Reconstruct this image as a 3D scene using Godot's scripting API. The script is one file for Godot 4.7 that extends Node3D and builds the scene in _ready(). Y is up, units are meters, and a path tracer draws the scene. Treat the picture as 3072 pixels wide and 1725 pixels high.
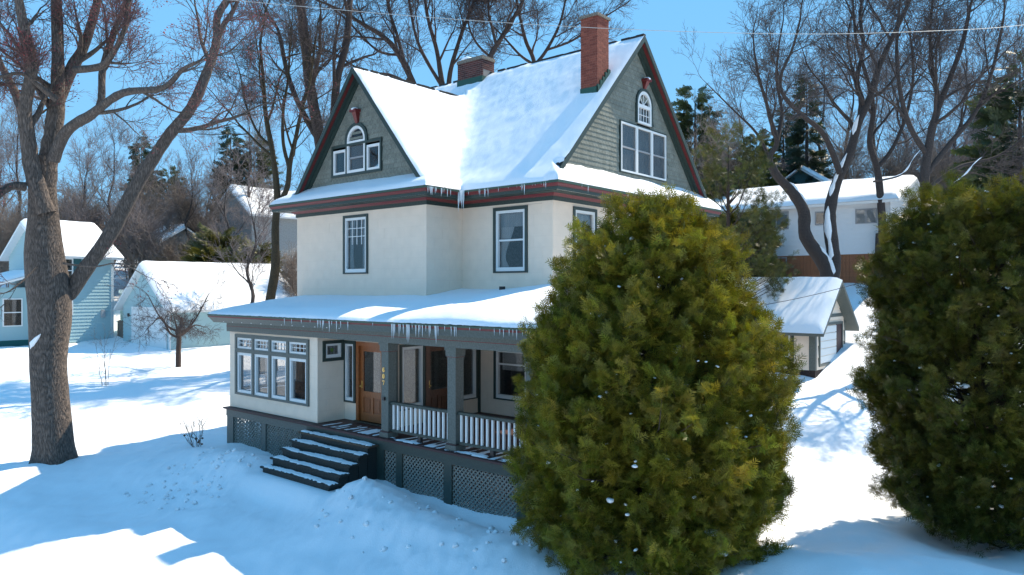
extends Node3D
# A snow-bound painted house seen from a low drone. World axes: x runs along the house front, -z runs back from the street, y is up.
# House points are written (u, y, v) with x = u and z = -v; the porch floor is at y 1.31 and the lawn in front of it near 0.

const CAM := Vector3(21.823, 5.0, 14.607)
const FWD := Vector3(-0.6413, 0, -0.7673)
const RGT := Vector3(0.7673, 0, -0.6413)
const FOCAL := 2202.0

var rng := RandomNumberGenerator.new()
var M := {}
var box_cache := {}
var nz := FastNoiseLite.new()
var nz2 := FastNoiseLite.new()
var used := {}

class Geo:
	var v := PackedVector3Array()
	var n := PackedVector3Array()
	var ix := PackedInt32Array()
	func tube(p: PackedVector3Array, r: PackedFloat32Array, k: int) -> void:
		var b0 := v.size()
		var m := p.size()
		var t := (p[1] - p[0]).normalized()
		var a := t.cross(Vector3(0.31, 0.12, 0.94))
		if a.length() < 0.05: a = t.cross(Vector3.RIGHT)
		a = a.normalized()
		for i in m:
			var tt := (p[mini(i + 1, m - 1)] - p[maxi(i - 1, 0)]).normalized()
			a = (a - tt * a.dot(tt)).normalized()
			var b := tt.cross(a)
			for j in k:
				var an := TAU * j / k
				var d := a * cos(an) + b * sin(an)
				v.append(p[i] + d * r[i])
				n.append(d)
		for i in m - 1:
			for j in k:
				var q := b0 + i * k + j
				var w := b0 + i * k + (j + 1) % k
				ix.append(q); ix.append(q + k); ix.append(w)
				ix.append(w); ix.append(q + k); ix.append(w + k)
	func quad(a: Vector3, b: Vector3, c: Vector3, d: Vector3) -> void:
		var nn := (c - a).cross(b - a).normalized()
		var b0 := v.size()
		for q in [a, b, c, d]:
			v.append(q); n.append(nn)
		for q in [0, 1, 2, 0, 2, 3]: ix.append(b0 + q)
	func tri(a: Vector3, b: Vector3, c: Vector3) -> void:
		var nn := (c - a).cross(b - a).normalized()
		var b0 := v.size()
		for q in [a, b, c]:
			v.append(q); n.append(nn)
		for q in 3: ix.append(b0 + q)
	func box(lo: Vector3, hi: Vector3) -> void:
		var p := []
		for i in 8: p.append(Vector3(hi.x if i & 1 else lo.x, hi.y if i & 2 else lo.y, hi.z if i & 4 else lo.z))
		for f in [[0, 1, 3, 2], [5, 4, 6, 7], [4, 0, 2, 6], [1, 5, 7, 3], [2, 3, 7, 6], [4, 5, 1, 0]]:
			quad(p[f[0]], p[f[3]], p[f[2]], p[f[1]])
	func mesh() -> ArrayMesh:
		var arr := []
		arr.resize(Mesh.ARRAY_MAX)
		arr[Mesh.ARRAY_VERTEX] = v
		arr[Mesh.ARRAY_NORMAL] = n
		arr[Mesh.ARRAY_INDEX] = ix
		var m := ArrayMesh.new()
		m.add_surface_from_arrays(Mesh.PRIMITIVE_TRIANGLES, arr)
		return m

# ---------------------------------------------------------------- basics
func W(u: float, y: float, v: float) -> Vector3: return Vector3(u, y, -v)
func pix(x: float, y: float, d: float) -> Vector3:
	return CAM + (FWD + RGT * ((x - 1536.0) / FOCAL) + Vector3.UP * ((862.5 - y) / FOCAL)) * d
func lin(r: float, g: float, b: float, a := 1.0) -> Color:
	var c := Color(r, g, b).linear_to_srgb()
	c.a = a
	return c
func rr(a: float, b: float) -> float: return rng.randf_range(a, b)
func rvec() -> Vector3: return Vector3(rr(-1, 1), rr(-1, 1), rr(-1, 1))

func numbered(called: String) -> String:
	if not used.has(called):
		used[called] = 0
		return called
	used[called] += 1
	return "%s_%03d" % [called, used[called]]

func thing(called: String, label: String, category: String, at: Vector3, group := "") -> Node3D:
	var o := Node3D.new()
	o.name = numbered(called)
	add_child(o)
	o.position = at
	tag(o, label, category, group)
	return o
func tag(o: Node3D, label: String, category: String, group := "") -> void:
	o.set_meta("label", label)
	o.set_meta("category", category)
	if group != "": o.set_meta("group", group)
func holder(parent: Node3D, called: String, at: Vector3) -> Node3D:
	var o := Node3D.new()
	o.name = called
	parent.add_child(o, true)
	o.global_position = at
	return o
func put(parent: Node3D, called: String, mesh: Mesh, m: Material, T := Transform3D.IDENTITY) -> MeshInstance3D:
	var o := MeshInstance3D.new()
	o.mesh = mesh
	o.material_override = m
	o.name = called
	if parent == self: o.name = numbered(called)
	parent.add_child(o, true)
	if parent == self: o.transform = T
	else: o.transform = parent.global_transform.affine_inverse() * T
	return o
func stuff(o: Node3D) -> Node3D:
	o.set_meta("kind", "stuff")
	return o
func box_mesh(s: Vector3) -> Mesh:
	var k := Vector3i((s * 2000.0).round())
	if not box_cache.has(k):
		var b := BoxMesh.new()
		b.size = s
		box_cache[k] = b
	return box_cache[k]
# box between two corners given in (a, y, out) of a facade transform
func bx(parent: Node3D, called: String, m: Material, T: Transform3D, lo: Vector3, hi: Vector3) -> MeshInstance3D:
	return put(parent, called, box_mesh((hi - lo).abs()), m, T * Transform3D(Basis(), (lo + hi) * 0.5))
# facade transforms: local x runs along the wall, y up, z outwards
func face_v(v: float) -> Transform3D: return Transform3D(Basis(), Vector3(0, 0, -v))           # looks to the street; local x = u
func face_u(u: float) -> Transform3D: return Transform3D(Basis(Vector3.UP, PI / 2), Vector3(u, 0, 0))  # looks along +u; local x = v
func face_mu(u: float) -> Transform3D: return Transform3D(Basis(Vector3.UP, -PI / 2), Vector3(u, 0, 0)) # looks along -u; local x = -v
func ring(g: Geo, a0: float, a1: float, y0: float, y1: float, w: float, z0: float, z1: float, wb := -1.0) -> void:
	if wb < 0: wb = w
	g.box(Vector3(a0, y0 + wb, z0), Vector3(a0 + w, y1 - w, z1))
	g.box(Vector3(a1 - w, y0 + wb, z0), Vector3(a1, y1 - w, z1))
	g.box(Vector3(a0, y1 - w, z0), Vector3(a1, y1, z1))
	g.box(Vector3(a0, y0, z0), Vector3(a1, y0 + wb, z1))

# ---------------------------------------------------------------- materials
func grey_tex(seed_: int, freq: float, lo: float, hi: float, oct := 4, size := 256, power := 1.0, ridged := false) -> Array:
	var f := FastNoiseLite.new()
	f.seed = seed_
	f.frequency = freq
	f.fractal_octaves = oct
	f.noise_type = FastNoiseLite.TYPE_SIMPLEX_SMOOTH
	if ridged: f.fractal_type = FastNoiseLite.FRACTAL_RIDGED
	var im := f.get_seamless_image(size, size)
	im.convert(Image.FORMAT_L8)
	var d := im.get_data()
	var nrm := im.duplicate() as Image
	nrm.convert(Image.FORMAT_RGBA8)
	nrm.bump_map_to_normal_map(6.0)
	for i in d.size():
		d[i] = int(255.0 * lerpf(lo, hi, pow(d[i] / 255.0, power)))
	var out := Image.create_from_data(size, size, false, Image.FORMAT_L8, d)
	return [ImageTexture.create_from_image(out), ImageTexture.create_from_image(nrm)]
func mat(c: Color, rough: float, tex = null, sc := Vector3.ONE, bump := 0.0, spec := 0.5) -> StandardMaterial3D:
	var m := StandardMaterial3D.new()
	m.albedo_color = c
	m.roughness = rough
	m.metallic_specular = spec
	if tex != null:
		m.albedo_texture = tex[0]
		if bump > 0.0:
			m.normal_enabled = true
			m.normal_texture = tex[1]
			m.normal_scale = bump
		m.uv1_triplanar = true
		m.uv1_world_triplanar = true
		m.uv1_scale = sc
	return m
func materials() -> void:
	var tf := grey_tex(1, 0.03, 0.78, 1.0)
	var tm := grey_tex(2, 0.02, 0.55, 1.0, 5)
	var ts := grey_tex(3, 0.04, 0.955, 1.0, 6, 512)
	var tb := grey_tex(4, 0.022, 1.0, 0.3, 5, 512, 1.2, true)
	var tw := grey_tex(5, 0.03, 0.6, 1.0, 4)
	M.snow = mat(lin(0.92, 0.93, 0.945), 0.65, ts, Vector3(1.6, 1.6, 1.6), 0.7, 0.3)
	M.snow_roof = mat(lin(0.92, 0.93, 0.945), 0.65, ts, Vector3(1.6, 1.6, 1.6), 0.6, 0.3)
	var tc := grey_tex(6, 0.008, 0.965, 1.0, 6, 512)
	M.cream = []
	for k in 4: M.cream.append(mat(lin(0.85 + 0.004 * k, 0.69 + 0.004 * k, 0.55 + 0.004 * k), 0.85, tc, Vector3(0.5, 0.5, 0.5), 0.15))
	M.mortar = mat(lin(0.72, 0.58, 0.46), 0.9, ts, Vector3(3, 3, 3))
	M.green = mat(lin(0.034, 0.06, 0.052), 0.5, tf, Vector3(2, 2, 2))            # dark trim
	M.grey_green = mat(lin(0.125, 0.145, 0.13), 0.55, tf, Vector3(2, 2, 2))        # porch beams and posts
	M.mid_green = mat(lin(0.035, 0.09, 0.06), 0.5, tf, Vector3(2, 2, 2))
	M.red = mat(lin(0.19, 0.022, 0.022), 0.45, tf, Vector3(2, 2, 2))
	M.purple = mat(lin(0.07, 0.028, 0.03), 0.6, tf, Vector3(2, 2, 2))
	M.soffit = mat(lin(0.6, 0.6, 0.57), 0.7, ts)
	M.white = mat(lin(0.78, 0.79, 0.78), 0.5, ts, Vector3(3, 3, 3))
	M.sash_grey = mat(lin(0.32, 0.32, 0.33), 0.5, ts)
	M.shingle = []
	for k in 4: M.shingle.append(mat(lin(0.26 + 0.025 * k, 0.28 + 0.025 * k, 0.235 + 0.022 * k), 0.8, tw, Vector3(6, 1.2, 6), 0.5))
	M.gable = mat(lin(0.28, 0.30, 0.255), 0.85, tw, Vector3(6, 1.2, 6))
	M.asphalt_shingle = mat(lin(0.055, 0.05, 0.045), 0.95, tm, Vector3(3, 3, 3), 0.6)
	M.brick = []
	for k in 5: M.brick.append(mat(lin(0.29 + 0.035 * k, 0.068 + 0.012 * k, 0.042 + 0.007 * k), 0.85, tm, Vector3(5, 5, 5), 0.4))
	M.old_brick = []
	for k in 4: M.old_brick.append(mat(lin(0.10 + 0.03 * k, 0.032 + 0.008 * k, 0.03 + 0.006 * k), 0.9, tm, Vector3(5, 5, 5), 0.5))
	M.brick_mortar = mat(lin(0.33, 0.15, 0.11), 0.95, tf, Vector3(6, 6, 6))
	M.old_mortar = mat(lin(0.34, 0.30, 0.27), 0.95, tf, Vector3(6, 6, 6))
	M.cap = mat(lin(0.30, 0.26, 0.21), 0.9, tm, Vector3(3, 3, 3), 0.5)
	M.flashing = mat(lin(0.012, 0.085, 0.06), 0.5, tf, Vector3(4, 4, 4))
	M.glass = mat(lin(0.02, 0.025, 0.03, 0.22), 0.02)
	M.glass.transparency = BaseMaterial3D.TRANSPARENCY_ALPHA
	M.screen_glass = mat(lin(0.09, 0.095, 0.10, 0.6), 0.12)
	M.screen_glass.transparency = BaseMaterial3D.TRANSPARENCY_ALPHA
	M.curtain = mat(lin(0.62, 0.63, 0.62), 0.9, ts, Vector3(5, 1, 5))
	M.lace = mat(lin(0.55, 0.6, 0.62), 0.9, tf, Vector3(9, 9, 9))
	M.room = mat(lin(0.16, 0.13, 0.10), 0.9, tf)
	M.room_light = mat(lin(0.42, 0.38, 0.30), 0.9, tf)
	M.sofa = mat(lin(0.11, 0.06, 0.03), 0.8, tm, Vector3(2, 2, 2))
	M.wood_door = mat(lin(0.44, 0.135, 0.036), 0.35, tw, Vector3(9, 1.0, 9), 0.2)
	M.wood_panel = mat(lin(0.36, 0.105, 0.028), 0.35, tw, Vector3(9, 1.0, 9), 0.2)
	M.dark_wood = mat(lin(0.20, 0.07, 0.028), 0.4, tw, Vector3(9, 1.0, 9), 0.2)
	M.deck = []
	for k in 3: M.deck.append(mat(lin(0.075 + 0.015 * k, 0.026 + 0.004 * k, 0.022 + 0.004 * k), 0.6, tw, Vector3(9, 9, 1.2), 0.2))
	M.tread = mat(lin(0.036, 0.044, 0.041), 0.75, tm, Vector3(2, 6, 6), 0.5)
	M.worn = mat(lin(0.14, 0.095, 0.06), 0.85, tm, Vector3(2, 9, 9), 0.5)
	M.lattice = mat(lin(0.29, 0.30, 0.265), 0.8, tw, Vector3(3, 3, 3))
	M.brass = mat(lin(0.75, 0.50, 0.16), 0.3)
	M.brass.metallic = 0.9
	M.black = mat(lin(0.012, 0.012, 0.014), 0.4)
	M.ice = mat(lin(0.80, 0.86, 0.90, 0.55), 0.08)
	M.ice.transparency = BaseMaterial3D.TRANSPARENCY_ALPHA
	M.bark = mat(lin(0.27, 0.21, 0.175), 0.95, tb, Vector3(1.5, 0.28, 1.5), 1.8)
	M.bark_red = mat(lin(0.16, 0.11, 0.092), 0.95, tb, Vector3(3.5, 0.8, 3.5), 1.2)
	M.bark_dark = mat(lin(0.14, 0.11, 0.10), 0.95, tb, Vector3(3.5, 0.8, 3.5), 1.2)
	M.bark_moss = mat(lin(0.13, 0.095, 0.05), 0.95, tb, Vector3(3.0, 0.6, 3.0), 1.2)
	M.twig = mat(lin(0.085, 0.062, 0.058), 0.9)
	M.twig_red = mat(lin(0.14, 0.078, 0.072), 0.9)
	M.twig_dark = mat(lin(0.075, 0.06, 0.058), 0.9)
	M.twig_brown = mat(lin(0.23, 0.18, 0.145), 0.9)
	M.twig_grey = mat(lin(0.20, 0.165, 0.16), 0.9)
	M.bud = mat(lin(0.25, 0.05, 0.052), 0.7)
	M.leaf = mat(Color.WHITE, 0.45, null, Vector3.ONE, 0.0, 0.4)
	M.leaf.vertex_color_use_as_albedo = true
	M.leaf.backlight_enabled = true
	M.leaf.backlight = lin(0.52, 0.52, 0.10)
	M.blue_siding = mat(lin(0.36, 0.53, 0.56), 0.7, ts, Vector3(1, 1, 1))
	M.pale_siding = mat(lin(0.50, 0.58, 0.60), 0.7, ts, Vector3(1, 1, 1))
	M.white_siding = mat(lin(0.76, 0.77, 0.77), 0.75, ts, Vector3(1, 1, 1), 0.3)
	M.teal = mat(lin(0.015, 0.13, 0.125), 0.8, tf, Vector3(2, 2, 2))
	M.teal_siding = mat(lin(0.03, 0.13, 0.15), 0.7, tf, Vector3(2, 2, 2))
	M.brown_boards = mat(lin(0.44, 0.175, 0.08), 0.8, tw, Vector3(7, 0.8, 7), 0.2)
	M.grey_wall = mat(lin(0.42, 0.43, 0.42), 0.8, tf, Vector3(1, 1, 1))
	M.fence_wood = mat(lin(0.24, 0.20, 0.16), 0.9, tw, Vector3(8, 1, 8), 0.3)
	M.concrete = mat(lin(0.30, 0.27, 0.24), 0.95, tm, Vector3(2, 2, 2), 0.4)
	M.brown_base = mat(lin(0.055, 0.035, 0.030), 0.9, tm, Vector3(2, 2, 2), 0.3)
	M.wire = mat(lin(0.40, 0.40, 0.39), 0.5)
	M.wire_dark = mat(lin(0.03, 0.03, 0.035), 0.5)
	M.metal = mat(lin(0.35, 0.36, 0.37), 0.4)
	M.vine = mat(lin(0.10, 0.06, 0.04), 0.9)
	M.leaded = mat(lin(0.10, 0.20, 0.03), 0.3)

# ---------------------------------------------------------------- ground
func bump(u: float, v: float, cu: float, cv: float, ru: float, rv: float, h: float) -> float:
	var a := (u - cu) / ru
	var b := (v - cv) / rv
	var q := a * a + b * b
	return 0.0 if q > 9.0 else h * exp(-q)
const RISE := [[-100.0, 0.0], [-3.0, 0.0], [2.0, 0.25], [12.8, 0.95], [23.5, 1.35], [33.0, 3.8], [45.0, 6.8], [90.0, 9.5], [200.0, 11.0], [500.0, 12.0]]
func ground(u: float, v: float) -> float:
	var s := -0.6413 * u + 0.7673 * v
	var h := 0.0
	for i in RISE.size() - 1:
		if s >= RISE[i][0] and s < RISE[i + 1][0]:
			h = lerpf(RISE[i][1], RISE[i + 1][1], (s - RISE[i][0]) / (RISE[i + 1][0] - RISE[i][0]))
	h += smoothstep(-15.0, 0.0, u) * (0.06 * (clampf(v, 3.0, 60.0) - 3.0) + 0.17 * (clampf(v, 16.0, 36.0) - 16.0))
	h += 0.18 * smoothstep(-8.0, -3.0, v) * (1.0 - smoothstep(3.0, 8.0, v)) * smoothstep(-3.0, 1.0, u)
	h -= 0.18 * maxf(0.0, -4.6 - v) * smoothstep(-3.0, 2.5, u)
	return h
func snow_y(u: float, v: float) -> float:
	var h := ground(u, v)
	h += 0.16 * nz.get_noise_2d(u * 2.2, v * 2.2) + 0.035 * nz.get_noise_2d(u * 11.0 + 50.0, v * 11.0)
	var near := bump(u, v, 3.4, -4.2, 1.5, 0.9, 0.36) + bump(u, v, 1.4, -4.0, 2.2, 0.8, 0.10)     # thrown-up snow beside the steps
	near += bump(u, v, 8.5, -3.9, 0.85, 0.7, 0.38) + bump(u, v, 10.2, -4.2, 1.5, 0.8, 0.22) + bump(u, v, 12.5, -4.5, 1.6, 1.0, 0.15)
	near -= bump(u, v, 6.2, -4.9, 1.5, 0.8, 0.18) + bump(u, v, 12.0, -3.2, 1.6, 0.4, 0.2)
	near += bump(u, v, 6.6, -8.0, 3.2, 1.5, 0.14) + bump(u, v, 2.5, -8.6, 3.0, 1.0, 0.22)
	near += bump(u, v, 18.2, -2.4, 1.7, 1.3, 0.55) + bump(u, v, 20.3, -1.0, 1.7, 1.0, 0.35) - bump(u, v, 19.4, 2.3, 1.3, 1.2, 0.25)
	near -= bump(u, v, 15.7, 5.0, 1.7, 6.0, 0.22)
	h += near
	var rough := clampf(bump(u, v, 3.4, -5.0, 2.4, 1.4, 1.0) + bump(u, v, 8.8, -4.2, 2.0, 1.1, 1.0) + bump(u, v, 15.6, 7.5, 2.2, 6.5, 0.9) + bump(u, v, 13.0, -5.2, 2.0, 1.3, 0.6), 0, 1)
	if rough > 0.02:
		var c := nz2.get_noise_2d(u * 34.0, v * 34.0)
		h += rough * (0.07 * c + 0.12 * maxf(0.0, nz2.get_noise_2d(u * 21.0 + 90.0, v * 21.0) - 0.15))
	# shovelled cut at the foot of the steps
	if u > 4.3 and u < 8.0 and v > -5.0 and v < -2.6:
		var e := smoothstep(4.3, 4.75, u) * (1.0 - smoothstep(7.75, 8.0, u)) * smoothstep(-5.0, -4.45, v)
		h = lerpf(h, 0.27, e)
	return h
func axis_steps(lo: float, a: float, b: float, hi: float, fine: float) -> PackedFloat32Array:
	var out := PackedFloat32Array()
	var q := a
	var st := fine
	var back := []
	while q > lo:
		st *= 1.14
		q -= st
		back.append(q)
	back.reverse()
	for k in back: out.append(k)
	q = a
	while q < b:
		out.append(q)
		q += fine
	st = fine
	while q < hi:
		out.append(q)
		st *= 1.14
		q += st
	out.append(q)
	return out
func grid_mesh(us: PackedFloat32Array, vs: PackedFloat32Array, hs: PackedFloat32Array, jump := 1e9) -> ArrayMesh:
	# hs holds a height per point, NAN where there is none
	var nu := us.size()
	var nv := vs.size()
	var g := Geo.new()
	g.v.resize(nu * nv)
	g.n.resize(nu * nv)
	for j in nv:
		for i in nu:
			var k := j * nu + i
			var y := hs[k]
			if is_nan(y): y = 0.0
			g.v[k] = Vector3(us[i], y, -vs[j])
			var i0 := maxi(i - 1, 0)
			var i1 := mini(i + 1, nu - 1)
			var j0 := maxi(j - 1, 0)
			var j1 := mini(j + 1, nv - 1)
			var ya := hs[j * nu + i0]; var yb := hs[j * nu + i1]
			var yc := hs[j0 * nu + i]; var yd := hs[j1 * nu + i]
			if is_nan(ya) or absf(ya - y) > jump: ya = y
			if is_nan(yb) or absf(yb - y) > jump: yb = y
			if is_nan(yc) or absf(yc - y) > jump: yc = y
			if is_nan(yd) or absf(yd - y) > jump: yd = y
			var du := (yb - ya) / maxf(us[i1] - us[i0], 1e-4)
			var dv := (yd - yc) / maxf(vs[j1] - vs[j0], 1e-4)
			g.n[k] = Vector3(-du, 1.0, dv).normalized()
	for j in nv - 1:
		for i in nu - 1:
			var k := j * nu + i
			var a := hs[k]; var b := hs[k + 1]; var c := hs[k + nu]; var d := hs[k + nu + 1]
			if is_nan(a) or is_nan(b) or is_nan(c) or is_nan(d): continue
			if maxf(maxf(a, b), maxf(c, d)) - minf(minf(a, b), minf(c, d)) > jump: continue
			g.ix.append(k); g.ix.append(k + nu); g.ix.append(k + 1)
			g.ix.append(k + 1); g.ix.append(k + nu); g.ix.append(k + nu + 1)
	return g.mesh()
func spaced(a: float, b: float, step: float) -> PackedFloat32Array:
	var n := int(ceil((b - a) / step))
	var out := PackedFloat32Array()
	for i in n + 1: out.append(a + (b - a) * i / n)
	return out
func build_ground() -> void:
	var us := axis_steps(-260, -6, 24, 160, 0.13)
	var vs := axis_steps(-60, -12, 9, 320, 0.13)
	var hs := PackedFloat32Array()
	hs.resize(us.size() * vs.size())
	for j in vs.size():
		for i in us.size():
			hs[j * us.size() + i] = snow_y(us[i], vs[j])
	var o := put(self, "ground", grid_mesh(us, vs, hs), M.snow)
	o.set_meta("kind", "structure")
	o.set_meta("label", "deep snow cover on the yard and the hillside behind")
# patchy snow lying on a flat top: only where the noise is high enough
func snow_patch(parent: Node3D, u0: float, u1: float, v0: float, v1: float, y: float, thick: float, cover: float, step := 0.03, stretch := Vector2(6, 14), sd := 0.0) -> void:
	var us := spaced(u0, u1, step)
	var vs := spaced(v0, v1, step)
	var hs := PackedFloat32Array()
	for j in vs.size():
		for i in us.size():
			var q := nz2.get_noise_2d(us[i] * stretch.x + sd, vs[j] * stretch.y + sd) + cover
			var e := minf(minf(us[i] - u0, u1 - us[i]), minf(vs[j] - v0, v1 - vs[j]))
			q -= 0.5 * (1.0 - smoothstep(0.0, 0.05, e))
			hs.append(y - 0.004 + thick * clampf(q * 3.0, 0, 1) * (0.75 + 0.5 * nz.get_noise_2d(us[i] * 30.0, vs[j] * 30.0)) if q > -0.05 else NAN)
	var any := false
	for h in hs:
		if not is_nan(h): any = true
	if any: put(parent, "snow", grid_mesh(us, vs, hs), M.snow)

# ---------------------------------------------------------------- walls, windows, doors
func cut_rects(rects: Array, o: Rect2) -> Array:
	var out := []
	for r: Rect2 in rects:
		if not r.intersects(o):
			out.append(r)
			continue
		var a0 := maxf(r.position.x, o.position.x)
		var a1 := minf(r.end.x, o.end.x)
		if o.position.y > r.position.y: out.append(Rect2(r.position.x, r.position.y, r.size.x, o.position.y - r.position.y))
		if o.end.y < r.end.y: out.append(Rect2(r.position.x, o.end.y, r.size.x, r.end.y - o.end.y))
		var y0 := maxf(r.position.y, o.position.y)
		var y1 := minf(r.end.y, o.end.y)
		if a0 > r.position.x: out.append(Rect2(r.position.x, y0, a0 - r.position.x, y1 - y0))
		if a1 < r.end.x: out.append(Rect2(a1, y0, r.end.x - a1, y1 - y0))
	return out
# a wall of painted blocks: a backing slab with openings, and each block a piece of its own
func block_wall(parent: Node3D, T: Transform3D, a0: float, a1: float, y0: float, y1: float, holes: Array, blocks := true, m: Material = null) -> void:
	var rects := [Rect2(a0, y0, a1 - a0, y1 - y0)]
	for h in holes: rects = cut_rects(rects, h)
	var g := Geo.new()
	for r: Rect2 in rects: g.box(Vector3(maxf(r.position.x, a0 + 0.032), r.position.y, -0.2), Vector3(minf(r.end.x, a1 - 0.032), r.end.y, -0.005 if blocks else 0.0))
	var w := put(parent, "wall", g.mesh(), M.mortar if blocks else (m if m else M.cream[1]), T)
	if not blocks: return
	var course := 0.305
	var row := 0
	var y := y0
	while y < y1 - 0.02:
		var ye := minf(y + course, y1)
		var x := a0 - (0.305 if row % 2 else 0.0)
		while x < a1 - 0.01:
			var xs := maxf(x, a0)
			var xe := minf(x + 0.61, a1)
			if xe - xs > 0.03:
				var pcs := [Rect2(xs, y, xe - xs, ye - y)]
				for h in holes: pcs = cut_rects(pcs, h)
				for p: Rect2 in pcs:
					if p.size.x < 0.03 or p.size.y < 0.03: continue
					var k := 0.0014
					var out := rr(-0.0012, 0.0012)
					bx(w, "block", M.cream[rng.randi() % 4], T, Vector3(p.position.x + k, p.position.y + k, -0.03), Vector3(p.end.x - k, p.end.y - k, out))
			x += 0.61
		y += course
		row += 1
func pane_of(parent: Node3D, T: Transform3D, a0: float, a1: float, y0: float, y1: float, z := -0.06, m: Material = null) -> void:
	bx(parent, "pane", m if m else M.glass, T, Vector3(a0, y0, z - 0.003), Vector3(a1, y1, z + 0.003))
func curtain(parent: Node3D, T: Transform3D, a0: float, a1: float, y0: float, y1: float, z: float, gather := 0.0, m: Material = null) -> void:
	# hanging cloth with folds; gather pulls its lower part to the side a0
	var g := Geo.new()
	var nx := 28
	var ny := 10
	for j in ny + 1:
		var t := float(j) / ny
		for i in nx + 1:
			var s := float(i) / nx
			var wdt := 1.0 - gather * smoothstep(0.0, 0.75, t) + gather * 0.5 * smoothstep(0.75, 1.0, t)
			g.v.append(Vector3(a0 + (a1 - a0) * s * wdt, y1 + (y0 - y1) * t, z + 0.018 * sin(s * 44.0 + t * 2.0)))
			g.n.append(Vector3(-0.6 * cos(s * 44.0 + t * 2.0), 0, 1).normalized())
	for j in ny:
		for i in nx:
			var q := j * (nx + 1) + i
			for k in [q, q + 1, q + nx + 1, q + 1, q + nx + 2, q + nx + 1]: g.ix.append(k)
	put(parent, "curtain", g.mesh(), m if m else M.curtain, T)
# window: trim, white frame, one or two sashes with panes. Outer rectangle given
func window(parent: Node3D, T: Transform3D, a0: float, a1: float, y0: float, y1: float, o := {}) -> Node3D:
	var w := holder(parent, o.get("name", "window"), T * Vector3((a0 + a1) / 2, y0, 0))
	var tw: float = o.get("trim", 0.085)
	var fw: float = o.get("frame", 0.055)
	var g := Geo.new()
	if tw > 0.0:
		ring(g, a0, a1, y0, y1, tw, -0.03, 0.035, o.get("sill", tw * 0.5))
		put(w, "trim", g.mesh(), o.get("trim_mat", M.green), T)
	var b0 := a0 + tw
	var b1 := a1 - tw
	var c0: float = y0 + (o.get("sill", tw * 0.5) if tw > 0 else 0.0)
	var c1 := y1 - tw
	g = Geo.new()
	ring(g, b0, b1, c0, c1, fw, -0.10, 0.012, fw * 1.5)
	put(w, "frame", g.mesh(), M.white, T)
	b0 += fw; b1 -= fw; c0 += fw * 1.5; c1 -= fw
	if o.get("rail", true):
		var mid: float = lerpf(c0, c1, o.get("split", 0.5))
		bx(w, "sash_rail", o.get("rail_mat", M.white), T, Vector3(b0, mid - 0.025, -0.09), Vector3(b1, mid + 0.025, -0.035))
		pane_of(w, T, b0, b1, mid + 0.025, c1, -0.055, o.get("glass"))
		pane_of(w, T, b0, b1, c0, mid - 0.025, -0.075, o.get("glass"))
	else:
		pane_of(w, T, b0, b1, c0, c1, -0.06, o.get("glass"))
	var gx: int = o.get("bars", 0)
	if gx > 0:
		var by0: float = lerpf(c0, c1, o.get("bars_from", 0.0))
		for i in gx: 
			var x := lerpf(b0, b1, (i + 1.0) / (gx + 1.0))
			bx(w, "glazing_bar", M.white, T, Vector3(x - 0.011, by0, -0.068), Vector3(x + 0.011, c1, -0.040))
		for i in int(o.get("rows", 0)):
			var y := lerpf(by0, c1, (i + 1.0) / (o.rows + 1.0))
			bx(w, "glazing_bar", M.white, T, Vector3(b0, y - 0.011, -0.067), Vector3(b1, y + 0.011, -0.041))
	w.set_meta("inner", [b0, b1, c0, c1])
	return w
func arch_ring(g: Geo, c: float, y0: float, ys: float, ro: float, ri: float, z0: float, z1: float) -> void:
	g.box(Vector3(c - ro, y0, z0), Vector3(c - ri, ys, z1))
	g.box(Vector3(c + ri, y0, z0), Vector3(c + ro, ys, z1))
	for i in 14:
		var a := PI * i / 14.0
		var b := PI * (i + 1) / 14.0
		var p := func(r: float, t: float, z: float) -> Vector3: return Vector3(c + r * cos(t), ys + r * sin(t), z)
		g.quad(p.call(ri, a, z1), p.call(ri, b, z1), p.call(ro, b, z1), p.call(ro, a, z1))
		g.quad(p.call(ro, a, z1), p.call(ro, b, z1), p.call(ro, b, z0), p.call(ro, a, z0))
		g.quad(p.call(ri, a, z0), p.call(ri, b, z0), p.call(ri, b, z1), p.call(ri, a, z1))
func half_disc(g: Geo, c: float, ys: float, r: float, z: float) -> void:
	for i in 14:
		var a := PI * i / 14.0
		var b := PI * (i + 1) / 14.0
		g.tri(Vector3(c, ys, z), Vector3(c + r * cos(b), ys + r * sin(b), z), Vector3(c + r * cos(a), ys + r * sin(a), z))

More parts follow.
